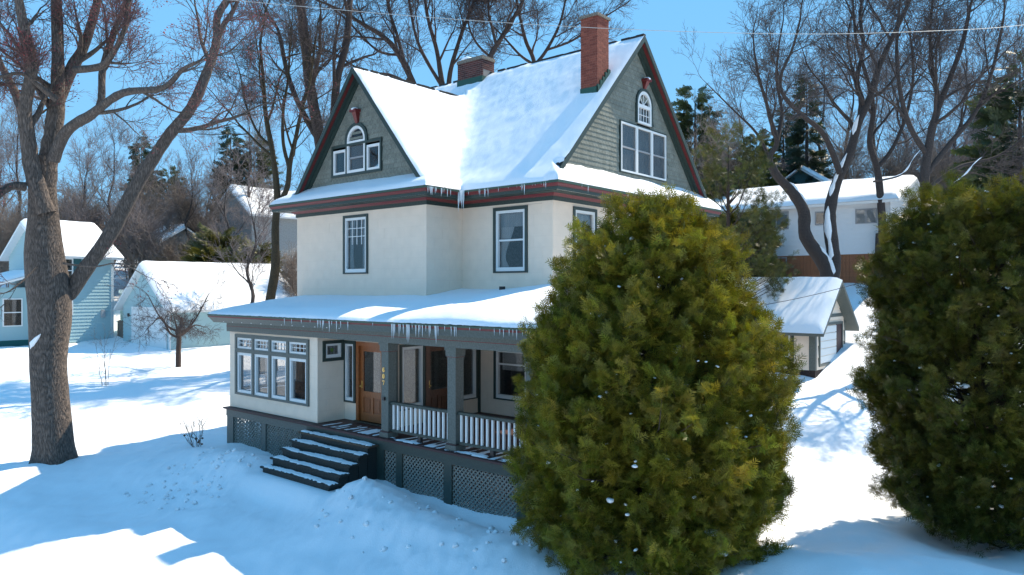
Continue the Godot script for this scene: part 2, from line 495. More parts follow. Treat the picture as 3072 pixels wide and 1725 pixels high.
# ---------------------------------------------------------------- gable shingles
func wedge(wd: float, ht: float) -> ArrayMesh:
	var g := Geo.new()
	var t := 0.022
	var a := wd / 2
	var p := [Vector3(-a, 0, 0), Vector3(a, 0, 0), Vector3(-a, 0, t), Vector3(a, 0, t), Vector3(-a, ht, 0.004), Vector3(a, ht, 0.004), Vector3(-a, ht, 0), Vector3(a, ht, 0)]
	g.quad(p[2], p[4], p[5], p[3])
	g.quad(p[0], p[2], p[3], p[1])
	g.quad(p[0], p[6], p[4], p[2])
	g.quad(p[1], p[3], p[5], p[7])
	return g.mesh()
func gable(parent: Node3D, T: Transform3D, c: float, base_y: float, top_y: float, slope: float, flat: float, holes: Array, singles: int) -> void:
	# backing triangle with shingle courses; slope is the rise per metre, flat the wall's half width at base_y
	var g := Geo.new()
	var hw := (top_y - base_y) / slope
	var ry := base_y
	while ry < top_y:
		var re := minf(ry + 0.08, top_y)
		var h0 := (top_y - ry) / slope
		var h1 := (top_y - re) / slope
		var cuts := []
		for q: Rect2 in holes:
			if q.position.y < re - 0.01 and q.end.y > ry + 0.01: cuts.append([q.position.x + 0.06, q.end.x - 0.06])
		cuts.sort_custom(func(p, q): return p[0] < q[0])
		var x0 := c - h0
		var x1 := c - h1
		for q in cuts:
			g.quad(Vector3(x0, ry, -0.02), Vector3(x1, re, -0.02), Vector3(q[0], re, -0.02), Vector3(q[0], ry, -0.02))
			x0 = q[1]
			x1 = q[1]
		g.quad(Vector3(x0, ry, -0.02), Vector3(x1, re, -0.02), Vector3(c + h1, re, -0.02), Vector3(c + h0, ry, -0.02))
		ry = re
	var wall := put(parent, "gable_wall", g.mesh(), M.gable, T)
	var ht := 0.145
	var widths := [0.13, 0.17, 0.2, 0.24]
	var ms := []
	for w in widths: ms.append(wedge(w - 0.004, ht + 0.03))
	var left := []
	var all := []
	var y := base_y
	while y < top_y - 0.1:
		var half := (top_y - y - ht * 0.5) / slope
		var x := c - half + rr(0, 0.1)
		while x < c + half:
			var k := rng.randi() % 4
			var wd: float = widths[k]
			var q := Rect2(x, y, wd, ht)
			var hit := false
			for h: Rect2 in holes:
				if h.grow(-0.03).intersects(q): hit = true
			if not hit and x + wd < c + half + 0.08:
				all.append([x + wd / 2, y - 0.01 + rr(-0.006, 0.006), k, rr(-0.004, 0.01), rng.randi() % 4])
			x += wd
		y += ht
	all.sort_custom(func(a, b): return a[0] < b[0])
	var merged := [Geo.new(), Geo.new(), Geo.new(), Geo.new()]
	for i in all.size():
		var s: Array = all[i]
		var L := Transform3D(Basis(Vector3(1, 0, 0), s[3] * 1.5), Vector3(s[0], s[1], -0.02))
		if i < singles:
			put(wall, "shingle", ms[s[2]], M.shingle[s[4]], T * L)
		else:
			var t := 0.022
			var a: float = widths[s[2]] / 2 - 0.002
			var hh := ht + 0.03
			var gg: Geo = merged[s[4]]
			var p := []
			for q in [Vector3(-a, 0, 0), Vector3(a, 0, 0), Vector3(-a, 0, t), Vector3(a, 0, t), Vector3(-a, hh, 0.004), Vector3(a, hh, 0.004)]: p.append(L * q)
			gg.quad(p[2], p[4], p[5], p[3])
			gg.quad(p[0], p[2], p[3], p[1])
			gg.quad(p[0], p[4], p[4], p[2])
			gg.quad(p[1], p[3], p[5], p[5])
	for k in 4:
		if merged[k].v.size() > 0: stuff(put(wall, "shingles", merged[k].mesh(), M.shingle[k], T))
func rake(parent: Node3D, T: Transform3D, c: float, top_y: float, base_y: float, hw: float, depth: float) -> void:
	# boards and soffit under the roof edge; local z = 0 is the wall, z = depth the roof's edge
	for s in [-1.0, 1.0]:
		var a := Vector3(c, top_y, 0)
		var b := Vector3(c + s * hw, base_y, 0)
		var dn := Vector3(0, -1, 0)
		var g := Geo.new()
		var o1 := Vector3(0, 0, depth)
		var o0 := Vector3(0, 0, depth - 0.04)
		var up := dn * 0.0
		var lo := dn * 0.20
		g.quad(a + o1 + up, b + o1 + up, b + o1 + lo, a + o1 + lo)
		g.quad(a + o1 + lo, b + o1 + lo, b + o0 + lo, a + o0 + lo)
		g.quad(a + o0 + up, b + o0 + up, b + o0 + lo, a + o0 + lo)
		g.quad(b + o0 + up, b + o1 + up, b + o1 + lo, b + o0 + lo)
		put(parent, "rake_board", g.mesh(), M.green, T)
		g = Geo.new()
		for q in [[0.13, depth - 0.04, 0.17]]:
			g.quad(a + dn * q[0] + Vector3(0, 0, q[1]), b + dn * q[0] + Vector3(0, 0, q[1]), b + dn * q[0] + Vector3(0, 0, q[2]), a + dn * q[0] + Vector3(0, 0, q[2]))
		put(parent, "rake_soffit", g.mesh(), M.red, T)
		g = Geo.new()
		g.quad(a + dn * 0.13 + Vector3(0, 0, 0.17), b + dn * 0.13 + Vector3(0, 0, 0.17), b + dn * 0.17 + Vector3(0, 0, 0.17), a + dn * 0.17 + Vector3(0, 0, 0.17))
		g.quad(a + dn * 0.17 + Vector3(0, 0, 0.17), b + dn * 0.17 + Vector3(0, 0, 0.17), b + dn * 0.17 + Vector3(0, 0, 0.045), a + dn * 0.17 + Vector3(0, 0, 0.045))
		g.quad(a + dn * 0.17 + Vector3(0, 0, 0.045), b + dn * 0.17 + Vector3(0, 0, 0.045), b + dn * 0.34 + Vector3(0, 0, 0.045), a + dn * 0.34 + Vector3(0, 0, 0.045))
		g.quad(a + dn * 0.34 + Vector3(0, 0, 0.045), b + dn * 0.34 + Vector3(0, 0, 0.045), b + dn * 0.34, a + dn * 0.34)
		put(parent, "rake_frieze", g.mesh(), M.green, T)

# ---------------------------------------------------------------- house cornice round the walls
const OUTLINE := [[0.0, 10.25, -1, 1], [0.0, 0.0, -1, -1], [6.41, 0.0, 1, -1], [6.41, 1.48, 1, -1], [9.83, 1.48, 1, -1], [9.83, 10.25, 1, 1]]
func band(parent: Node3D, called: String, m: Material, prof: Array) -> void:
	var g := Geo.new()
	for i in OUTLINE.size():
		var a: Array = OUTLINE[i]
		var b: Array = OUTLINE[(i + 1) % OUTLINE.size()]
		for k in prof.size() - 1:
			var p: Vector2 = prof[k]
			var q: Vector2 = prof[k + 1]
			g.quad(W(a[0] + a[2] * p.x, p.y, a[1] + a[3] * p.x), W(a[0] + a[2] * q.x, q.y, a[1] + a[3] * q.x), W(b[0] + b[2] * q.x, q.y, b[1] + b[3] * q.x), W(b[0] + b[2] * p.x, p.y, b[1] + b[3] * p.x))
	put(parent, called, g.mesh(), m)

# ---------------------------------------------------------------- roof
const RIDGE_V := 5.87
const GAB_U := 3.45
func main_roof(u: float, v: float) -> float:
	if u < -0.3 or u > 10.1801: return NAN
	var a := absf(v - RIDGE_V)
	if a > 5.0601: return NAN
	if a < 4.36: return 12.98 - 1.046 * a
	var t := (a - 4.36) / 0.70
	return minf(lerpf(8.42, 7.81, t) - 0.05 * t * (1.0 - t), 7.81 + (10.504 - u) * 0.8 + 0.03)
func side_roof(u: float, v: float) -> float:
	if v < -0.3501 or v > 6.0 or u < -0.6741 or u > 7.0871: return NAN
	var b := u - GAB_U
	if absf(b) < 3.06: return 11.855 - 1.213 * absf(b)
	if b > 0: return lerpf(8.143, 7.81, (b - 3.06) / (7.087 - GAB_U - 3.06))
	return lerpf(8.143, 7.81, (-b - 3.06) / (GAB_U + 0.674 - 3.06))
func roof_y(u: float, v: float, soft: float) -> float:
	var a := main_roof(u, v)
	var b := side_roof(u, v)
	if is_nan(a): return b
	if is_nan(b): return a
	if soft <= 0.0: return maxf(a, b)
	soft *= clampf((maxf(a, b) - 7.95) / 1.2, 0.02, 1.0)
	var h := maxf(soft - absf(a - b), 0.0) / soft
	return maxf(a, b) + h * h * soft * 0.25
func snow_sheet(parent: Node3D, us: PackedFloat32Array, vs: PackedFloat32Array, f: Callable) -> void:
	var hs := PackedFloat32Array()
	for j in vs.size():
		for i in us.size(): hs.append(f.call(us[i], vs[j]))
	put(parent, "snow_cover", grid_mesh(us, vs, hs, 0.6), M.snow_roof)
func roof(h: Node3D) -> void:
	# the bare roof under the snow
	var us := spaced(-0.674, 7.087, 0.18) + spaced(7.0871, 10.18, 0.18)
	var vs := spaced(-0.35, 0.81, 0.18) + spaced(0.8101, 10.93, 0.18)
	var hs := PackedFloat32Array()
	for j in vs.size():
		for i in us.size(): hs.append(roof_y(us[i], vs[j], 0.0))
	var r := put(h, "roof", grid_mesh(us, vs, hs, 0.9), M.asphalt_shingle)
	snow_sheet(r, spaced(-0.674, 7.087, 0.06) + spaced(7.0872, 10.18, 0.06), spaced(-0.35, 0.8099, 0.06) + spaced(0.8101, 10.93, 0.06), func(u: float, v: float) -> float:
		var y := roof_y(u, v, 0.9)
		if is_nan(y): return NAN
		var a := absf(v - RIDGE_V)
		var b := absf(u - GAB_U)
		var mr := main_roof(u, v)
		var on_side: bool = is_nan(mr) or side_roof(u, v) > mr
		var t := 0.13 + 0.05 * nz.get_noise_2d(u * 5.0, v * 5.0) + 0.012 * nz2.get_noise_2d(u * 24.0, v * 24.0)
		t += 0.03 * nz2.get_noise_2d(u * 9.0 + v * 3.0, (v - u * 0.4) * 3.0)
		var e := 10.18 - u + 0.35 * smoothstep(4.1, 4.9, a)
		if on_side: e = minf(e, v + 0.35)
		t *= 0.12 + 0.88 * sqrt(clampf(e / 0.16, 0, 1))
		e = 1.0
		if on_side: e = 7.087 - u
		if u > 7.0: e = minf(e, v - 0.81)
		t *= 0.0 if e < 0.004 else 0.5 + 0.5 * sqrt(clampf(e / 0.25, 0, 1))
		if on_side: t *= clampf(b / 0.30, 0.06, 1)
		else: t *= clampf(a / 0.30 + 0.25 * nz2.get_noise_2d(u * 14.0, 3.0), 0.06, 1)
		if not on_side and u > 9.0: t *= lerpf(1.0, 0.55, smoothstep(9.0, 9.9, u))
		return y + maxf(t, 0.008 if e > 0.004 else -0.01))
	# pent roofs under the two gables
	var pent := func(u: float, v: float) -> float:
		return minf(minf(7.81 + (v + 0.674) * 0.62, 7.81 + (7.087 - u) * 0.62), 7.81 + (u + 0.674) * 0.40)
	snow_sheet(r, spaced(-0.674, 7.087, 0.06), spaced(-0.674, 0.02, 0.04), func(u: float, v: float) -> float:
		var e := minf(minf(v + 0.674, 7.087 - u), u + 0.674)
		return pent.call(u, v) + (0.11 + 0.04 * nz.get_noise_2d(u * 4.0, 7.0)) * (0.1 + 0.9 * sqrt(clampf(e / 0.14, 0, 1))))
	var pent_r := func(u: float, v: float) -> float:
		return minf(minf(7.81 + (10.504 - u) * 0.8, 7.81 + (v - 0.81) * 0.88), 7.81 + (10.93 - v) * 0.88)
	snow_sheet(r, spaced(9.82, 10.504, 0.04), spaced(0.81, 10.93, 0.06), func(u: float, v: float) -> float:
		var e := minf(minf(10.504 - u, v - 0.81), 10.93 - v)
		return pent_r.call(u, v) - 0.06 * (1.0 - smoothstep(9.82, 10.0, u)) * (1.0 - smoothstep(1.7, 2.2, v)) + (smoothstep(9.82, 10.1, u) if v < 1.9 else 1.0) * (0.13 + 0.05 * nz.get_noise_2d(v * 6.0, 2.0)) * (0.1 + 0.9 * sqrt(clampf(e / 0.14, 0, 1))))
	for q in [[spaced(-0.674, 7.087, 0.35), spaced(-0.674, 0.0, 0.22), pent], [spaced(9.83, 10.504, 0.22), spaced(0.81, 10.93, 0.5), pent_r]]:
		hs = PackedFloat32Array()
		for j in q[1].size():
			for i in q[0].size(): hs.append(q[2].call(q[0][i], q[1][j]))
		put(h, "pent_roof", grid_mesh(q[0], q[1], hs), M.asphalt_shingle)
	# eave strip at the unseen end
	snow_sheet(r, spaced(-0.674, 0.0, 0.1), spaced(5.9, 10.93, 0.3), func(u: float, _v: float) -> float: return 7.81 + (u + 0.674) * 0.3 + 0.1)
	# ridge caps, laid in short overlapping pieces
	var x := 0.1
	while x < 10.15:
		var l := rr(0.22, 0.34)
		var o := bx(r, "ridge_cap", M.asphalt_shingle, Transform3D.IDENTITY, W(x, 12.945 + rr(0, 0.012), RIDGE_V + 0.07), W(minf(x + l, 10.17), 12.995 + rr(0.0, 0.02), RIDGE_V - 0.07))
		x += l + (rr(0.1, 0.3) if rng.randf() < 0.3 else 0.004)
	x = -0.33
	while x < 4.7:
		var l := rr(0.22, 0.34)
		bx(r, "ridge_cap", M.asphalt_shingle, Transform3D.IDENTITY, W(GAB_U - 0.07, 11.82 + rr(0, 0.012), x + l), W(GAB_U + 0.07, 11.87 + rr(0.0, 0.02), x))
		x += l + (rr(0.1, 0.3) if rng.randf() < 0.3 else 0.004)

# ---------------------------------------------------------------- chimney of single bricks
func chimney(h: Node3D, u0: float, u1: float, v0: float, v1: float, y_front: float, y_side: Callable, y1: float, bricks: Array, mortar: Material, course: float, length: float) -> Node3D:
	var c := holder(h, "chimney", W((u0 + u1) / 2, y_front - 0.3, (v0 + v1) / 2))
	bx(c, "core", mortar, Transform3D.IDENTITY, W(u0, y_front - 0.5, v1), W(u1, y1, v0))
	var row := 0
	var y := y1 - course
	while y > y_front - course:
		for f in 2:
			var T := face_v(v0) if f == 0 else face_u(u1)
			var a := u0 - 0.006 if f == 0 else v0 + 0.052
			var end := u1 + 0.006 if f == 0 else v1
			var x := a - (length * 0.5 if (row + f) % 2 else 0.0)
			while x < end - 0.02:
				var xs := maxf(x, a)
				var xe := minf(x + length - 0.011, end)
				x += length
				if xe - xs < 0.03: continue
				if f == 1 and y < y_side.call((xs + xe) / 2): continue
				bx(c, "brick", bricks[rng.randi() % bricks.size()], T, Vector3(xs, y + 0.005, -0.045), Vector3(xe, y + course - 0.006, 0.006 + rr(-0.0015, 0.002)))
		y -= course
		row += 1
	return c

func icicle_mesh(l: float, r: float) -> ArrayMesh:
	var g := Geo.new()
	var p := PackedVector3Array()
	var q := PackedFloat32Array()
	for i in 6:
		var t := i / 5.0
		p.append(Vector3(0.15 * r * sin(t * 9.0), -l * t, 0.15 * r * cos(t * 7.0)))
		q.append(r * pow(1.0 - t, 0.8) * (1.0 + 0.12 * sin(t * 21.0)) + 0.0015)
	g.tube(p, q, 6)
	return g.mesh()

func build_house() -> void:
	var h := thing("house", "large cream block house with green shingled gables, red and green trim and snowy roofs", "house", Vector3(5, 0, -3))
	# ---- upper walls
	block_wall(h, face_v(0), 0.0, 6.41, 4.35, 7.40, [Rect2(2.57, 5.43, 1.24, 1.86)])
	block_wall(h, face_u(6.41), 0.0312, 1.48, 4.60, 7.40, [])
	block_wall(h, face_v(1.48), 6.41, 9.83, 4.60, 7.40, [Rect2(7.68, 5.42, 1.28, 1.90)])
	block_wall(h, face_u(9.83), 1.5112, 4.2, 4.60, 7.40, [Rect2(2.43, 5.43, 1.2, 1.87)])
	block_wall(h, face_u(9.83), 4.2, 10.25, 1.3, 7.40, [], false)
	block_wall(h, face_u(9.83), 1.48, 4.2, 0.0, 4.60, [], false)
	block_wall(h, face_u(9.83), 4.2, 10.25, -0.3, 1.3, [], false, M.concrete)
	block_wall(h, face_mu(0), -10.25, -0.0, -0.3, 7.6, [], false)
	bx(h, "wall", M.cream[1], Transform3D.IDENTITY, W(0, -0.3, 10.25), W(9.83, 7.6, 10.05))
	bx(h, "floor_slab", M.room, Transform3D.IDENTITY, W(0.2, 4.2, 10.0), W(9.6, 4.3, 1.7))
	bx(h, "floor_slab", M.room, Transform3D.IDENTITY, W(0.2, 4.2, 1.7), W(6.2, 4.3, 0.2))
	bx(h, "attic_floor", M.room, Transform3D.IDENTITY, W(0.2, 7.5, 10.0), W(9.6, 7.6, 1.7))
	bx(h, "attic_floor", M.room, Transform3D.IDENTITY, W(0.2, 7.5, 1.7), W(6.2, 7.6, 0.2))
	bx(h, "partition", M.room_light, Transform3D.IDENTITY, W(0.2, 4.3, 3.9), W(9.6, 7.5, 3.8))
	# ---- cornice
	band(h, "frieze", M.green, [Vector2(0.001, 7.39), Vector2(0.035, 7.39), Vector2(0.035, 7.505), Vector2(0.0, 7.505)])
	band(h, "bed_moulding", M.red, [Vector2(0.035, 7.505), Vector2(0.075, 7.505), Vector2(0.085, 7.53), Vector2(0.105, 7.53), Vector2(0.15, 7.58), Vector2(0.17, 7.58), Vector2(0.17, 7.60)])
	band(h, "soffit", M.soffit, [Vector2(0.0, 7.60), Vector2(0.55, 7.60)])
	band(h, "dentil_band", M.green, [Vector2(0.17, 7.575), Vector2(0.46, 7.575), Vector2(0.46, 7.602)])
	band(h, "fascia", M.green, [Vector2(0.55, 7.60), Vector2(0.55, 7.585), Vector2(0.60, 7.585), Vector2(0.60, 7.665)])
	band(h, "crown_moulding", M.red, [Vector2(0.60, 7.665), Vector2(0.625, 7.665), Vector2(0.63, 7.70), Vector2(0.655, 7.735), Vector2(0.655, 7.755)])
	band(h, "drip_edge", M.mid_green, [Vector2(0.655, 7.755), Vector2(0.674, 7.755), Vector2(0.674, 7.812), Vector2(0.60, 7.835)])
	roof(h)
	# ---- windows of the upper floor
	var w := window(h, face_v(0), 2.57, 3.81, 5.43, 7.29, {trim = 0.085, frame = 0.075, rail = false, bars = 3, rows = 2, bars_from = 0.5})
	curtain(w, face_v(0), 3.35, 3.70, 5.6, 7.15, -0.17, 0.3, M.lace)
	curtain(w, face_v(0), 2.70, 2.95, 5.6, 7.15, -0.17, 0.3, M.lace)
	w = window(h, face_v(1.48), 7.68, 8.96, 5.42, 7.31, {trim = 0.095, frame = 0.075, bars = 0})
	curtain(w, face_v(1.48), 7.80, 8.84, 6.75, 7.18, -0.15, 0.0, M.lace)
	curtain(w, face_v(1.48), 7.82, 8.35, 5.5, 6.9, -0.17, 0.65, M.curtain)
	w = window(h, face_u(9.83), 2.43, 3.63, 5.43, 7.30, {trim = 0.09, frame = 0.075})
	curtain(w, face_u(9.83), 2.6, 3.5, 6.7, 7.15, -0.15, 0.0, M.lace)
	# ---- front gable with arched window and its two side lights
	var T := face_v(0)
	gable(h, T, GAB_U, 8.16, 11.80, 1.213, 3.0, [Rect2(1.99, 8.56, 2.46, 0.95), Rect2(2.74, 9.51, 0.98, 0.24), Rect2(2.80, 9.75, 0.86, 0.12), Rect2(2.90, 9.87, 0.66, 0.14)], 0)
	rake(h, T, GAB_U, 11.85, 8.14 - 0.133, 3.06 + 0.11, 0.35)
	w = holder(h, "window", W(3.22, 8.58, 0))
	var g := Geo.new()
	ring(g, 1.98, 4.46, 8.555, 9.57, 0.075, -0.02, 0.04)
	arch_ring(g, 3.23, 9.57, 9.64, 0.56, 0.455, -0.02, 0.04)
	g.box(Vector3(2.715, 8.63, -0.02), Vector3(2.775, 9.5, 0.04))
	g.box(Vector3(3.685, 8.63, -0.02), Vector3(3.745, 9.5, 0.04))
	put(w, "trim", g.mesh(), M.green, T)
	g = Geo.new()
	arch_ring(g, 3.23, 8.63, 9.64, 0.455, 0.37, -0.06, 0.03)
	g.box(Vector3(2.86, 8.63, -0.06), Vector3(3.60, 8.72, 0.03))
	g.box(Vector3(2.86, 9.52, -0.06), Vector3(3.60, 9.64, 0.03))
	put(w, "frame", g.mesh(), M.white, T)
	bx(w, "sash_rail", M.sash_grey, T, Vector3(2.86, 9.08, -0.05), Vector3(3.60, 9.13, 0.0))
	g = Geo.new()
	half_disc(g, 3.23, 9.64, 0.375, -0.03)
	put(w, "pane", g.mesh(), M.glass, T)
	pane_of(w, T, 2.86, 3.60, 9.12, 9.53, -0.03, M.screen_glass)
	pane_of(w, T, 2.86, 3.60, 8.72, 9.10, -0.04, M.screen_glass)
	for q in [[2.055, 2.715], [3.745, 4.385]]:
		g = Geo.new()
		ring(g, q[0], q[1], 8.63, 9.42, 0.075, -0.06, 0.02)
		put(w, "frame", g.mesh(), M.white, T)
		g = Geo.new()
		pane_of(w, T, q[0] + 0.07, q[1] - 0.07, 8.70, 9.35, -0.03)
	bracket(h, T, 3.295, 10.16, 10.58)
	# ---- side gable with three screened windows and an arched one
	T = face_u(9.83)
	gable(h, T, RIDGE_V, 8.30, 12.90, 1.046, 4.3, [Rect2(4.93, 8.60, 2.98, 1.57), Rect2(5.94, 10.27, 0.97, 0.76), Rect2(6.0, 11.03, 0.85, 0.12), Rect2(6.1, 11.15, 0.65, 0.14)], 300)
	rake(h, T, RIDGE_V, 12.97, 8.42 - 0.162, 4.36 + 0.155, 0.35)
	w = holder(h, "window", W(9.83, 8.6, 6.4))
	g = Geo.new()
	ring(g, 4.92, 7.92, 8.58, 10.20, 0.05, -0.02, 0.03, 0.03)
	put(w, "trim", g.mesh(), M.green, T)
	for k in 3:
		var a := 4.97 + k * 0.967
		g = Geo.new()
		ring(g, a, a + 0.955, 8.612, 10.15, 0.055, -0.05, 0.04)
		put(w, "frame", g.mesh(), M.white, T)
		bx(w, "sash_rail", M.sash_grey, T, Vector3(a + 0.055, 9.36, -0.03), Vector3(a + 0.90, 9.41, 0.02))
		pane_of(w, T, a + 0.05, a + 0.905, 9.41, 10.1, -0.015, M.screen_glass)
		pane_of(w, T, a + 0.05, a + 0.905, 8.66, 9.36, -0.015, M.screen_glass)
		curtain(w, T, a + 0.2 + 0.1 * k, a + 0.55 + 0.1 * k, 8.66, 10.1, -0.1, 0.1)
	w = holder(h, "window", W(9.83, 10.28, 6.42))
	g = Geo.new()
	arch_ring(g, 6.425, 10.28, 10.91, 0.53, 0.445, -0.02, 0.04)
	put(w, "trim", g.mesh(), M.green, T)
	g = Geo.new()
	arch_ring(g, 6.425, 10.28, 10.91, 0.445, 0.35, -0.05, 0.03)
	g.box(Vector3(6.075, 10.28, -0.05), Vector3(6.775, 10.36, 0.03))
	g.box(Vector3(6.075, 10.80, -0.05), Vector3(6.775, 10.91, 0.03))
	put(w, "frame", g.mesh(), M.white, T)
	for k in 3:
		var an := PI * (k + 1) / 4.0
		var bm := bx(w, "glazing_bar", M.white, T * Transform3D(Basis(Vector3(0, 0, 1), an), Vector3(6.425, 10.91, -0.02)), Vector3(0, -0.01, -0.012), Vector3(0.36, 0.01, 0.012))
		bx(w, "glazing_bar", M.white, T, Vector3(6.075 + 0.175 * (k + 1) - 0.009, 10.36, -0.03), Vector3(6.075 + 0.175 * (k + 1) + 0.009, 10.80, -0.005))
	bx(w, "glazing_bar", M.white, T, Vector3(6.075, 10.57, -0.029), Vector3(6.775, 10.588, -0.006))
	g = Geo.new()
	half_disc(g, 6.425, 10.91, 0.355, -0.035)
	put(w, "pane", g.mesh(), M.glass, T)
	pane_of(w, T, 6.07, 6.78, 10.35, 10.81, -0.035)
	bracket(h, T, 6.41, 11.44, 11.74)
	# ---- chimneys
	var c := chimney(h, 9.22, 9.80, 3.72, 4.34, 10.75, func(v: float) -> float: return 12.98 - 1.046 * (RIDGE_V - v) + 0.14, 13.08, M.brick, M.brick_mortar, 0.0735, 0.212)
	bx(c, "cap", M.cap, Transform3D.IDENTITY, W(9.17, 13.08, 4.39), W(9.85, 13.16, 3.67))
	bx(c, "flue", M.black, Transform3D.IDENTITY, W(9.36, 13.16, 4.2), W(9.66, 13.19, 3.86))
	bx(c, "flashing", M.flashing, Transform3D.IDENTITY, W(9.20, 10.40, 3.735), W(9.83, 10.98, 3.70))
	for k in 5:
		var vv := 3.70 + 0.135 * k
		var yy := 12.98 - 1.046 * (RIDGE_V - vv)
		bx(c, "flashing", M.flashing, Transform3D.IDENTITY, W(9.79, yy - 0.2, vv + 0.14), W(9.835 + 0.003 * k, yy + 0.32 + 0.02 * (k % 2), vv))
	c = chimney(h, 2.43, 3.68, 5.40, 6.05, 12.65, func(_v: float) -> float: return 12.98, 13.42, M.old_brick, M.old_mortar, 0.0735, 0.212)
	bx(c, "cap", M.cap, Transform3D.IDENTITY, W(2.40, 13.42, 6.08), W(3.71, 13.55, 5.37))
	bx(c, "flue", M.black, Transform3D.IDENTITY, W(2.6, 13.55, 5.95), W(2.95, 13.60, 5.55))
	bx(c, "flue", M.black, Transform3D.IDENTITY, W(3.05, 13.55, 5.95), W(3.4, 13.62, 5.55))
	bx(c, "flashing", M.flashing, Transform3D.IDENTITY, W(2.41, 12.35, 6.0), W(3.70, 12.80, 5.375))
	put(c, "snow", icicle_cap(0.5, 0.12), M.snow, Transform3D(Basis(), W(2.75, 13.58, 5.6)))
	# ---- downspout at the far front corner
	g = Geo.new()
	g.tube(PackedVector3Array([W(-0.08, 7.5, 0.25), W(-0.08, 4.8, 0.25), W(-0.2, 4.6, 0.2), W(-0.26, 4.55, 0.1)]), PackedFloat32Array([0.05, 0.05, 0.05, 0.05]), 8)
	put(h, "downspout", g.mesh(), M.fence_wood)
	bx(h, "meter_box", M.metal, Transform3D.IDENTITY, W(-0.28, 4.95, 0.55), W(-0.02, 5.3, 0.3))
	build_porch(h)
	# ---- icicles
	var ms := []
	for k in 6: ms.append(icicle_mesh(0.07 + 0.055 * k, 0.009 + 0.0022 * k))
	var big := icicle_mesh(0.62, 0.035)
	for k in 7:
		put(h, "icicle", big, M.ice, Transform3D(Basis().scaled(Vector3(1, rr(0.5, 1.0), 1)), W(7.07 + rr(-0.03, 0.14), 7.80, 0.72 + rr(-0.12, 0.06))))
	for k in 16: put(h, "icicle", ms[rng.randi() % 4], M.ice, Transform3D(Basis(), W(7.085, 7.79, rr(-0.6, 0.7))))
	for k in 22: put(h, "icicle", ms[rng.randi() % 5 if rng.randf() < 0.5 else rng.randi() % 3], M.ice, Transform3D(Basis(), W(rr(7.3, 10.2), 7.79, 0.815)))
	for v in [1.9, 2.2, 4.3, 4.9, 5.2]: put(h, "icicle", ms[rng.randi() % 4], M.ice, Transform3D(Basis(), W(10.5, 7.79, v)))
	for q in [[4.16, 2], [4.5, 1], [4.95, 1], [5.35, 0], [5.68, 3], [5.74, 1], [5.80, 2], [5.90, 3], [5.94, 2], [6.18, 4], [6.28, 1], [6.48, 3], [6.65, 2], [6.94, 2], [7.9, 0], [8.60, 5], [8.66, 5], [8.70, 3], [8.85, 3], [8.90, 2], [9.00, 3], [9.12, 5], [9.16, 5], [9.20, 4], [9.30, 1], [9.42, 4], [9.52, 3], [9.56, 2], [9.64, 3], [9.75, 1], [9.86, 3], [9.9, 2], [10.05, 4], [10.08, 5], [10.14, 3], [10.35, 1], [10.55, 2], [10.65, 3], [10.7, 2], [11.1, 0], [11.4, 0], [11.8, 1], [11.95, 1], [12.05, 2], [12.2, 1], [12.3, 1], [12.4, 2], [12.55, 1], [12.65, 1], [12.75, 2], [12.9, 1]]:
		put(h, "icicle", ms[q[1]], M.ice, Transform3D(Basis().scaled(Vector3(1, rr(0.85, 1.25), 1)), W(q[0], 4.15, -3.185)))
func icicle_cap(a: float, hh: float) -> ArrayMesh:
	# small rounded lump of snow
	var s := SphereMesh.new()
	s.radius = a * 0.5
	s.height = hh * 2.0
	s.radial_segments = 12
	s.rings = 6
	var out := ArrayMesh.new()
	out.add_surface_from_arrays(Mesh.PRIMITIVE_TRIANGLES, s.get_mesh_arrays())
	return out
func bracket(h: Node3D, T: Transform3D, c: float, y0: float, y1: float) -> void:
	var b := holder(h, "keystone_bracket", T * Vector3(c, y0, 0))
	var g := Geo.new()
	var lo := [Vector3(c - 0.05, y0, 0.0), Vector3(c + 0.05, y0, 0.0), Vector3(c + 0.05, y0, 0.06), Vector3(c - 0.05, y0, 0.06)]
	var hi := [Vector3(c - 0.10, y1 - 0.08, 0.0), Vector3(c + 0.10, y1 - 0.08, 0.0), Vector3(c + 0.10, y1 - 0.08, 0.17), Vector3(c - 0.10, y1 - 0.08, 0.17)]
	for k in 4:
		var j := (k + 1) % 4
		g.quad(lo[k], hi[k], hi[j], lo[j])
	g.quad(lo[0], lo[1], lo[2], lo[3])
	put(b, "shaft", g.mesh(), M.red, T)
	bx(b, "head", M.red, T, Vector3(c - 0.15, y1 - 0.08, 0.0), Vector3(c + 0.15, y1, 0.22))
	put(b, "snow", icicle_cap(0.24, 0.06), M.snow, T * Transform3D(Basis(), Vector3(c, y1, 0.12)))

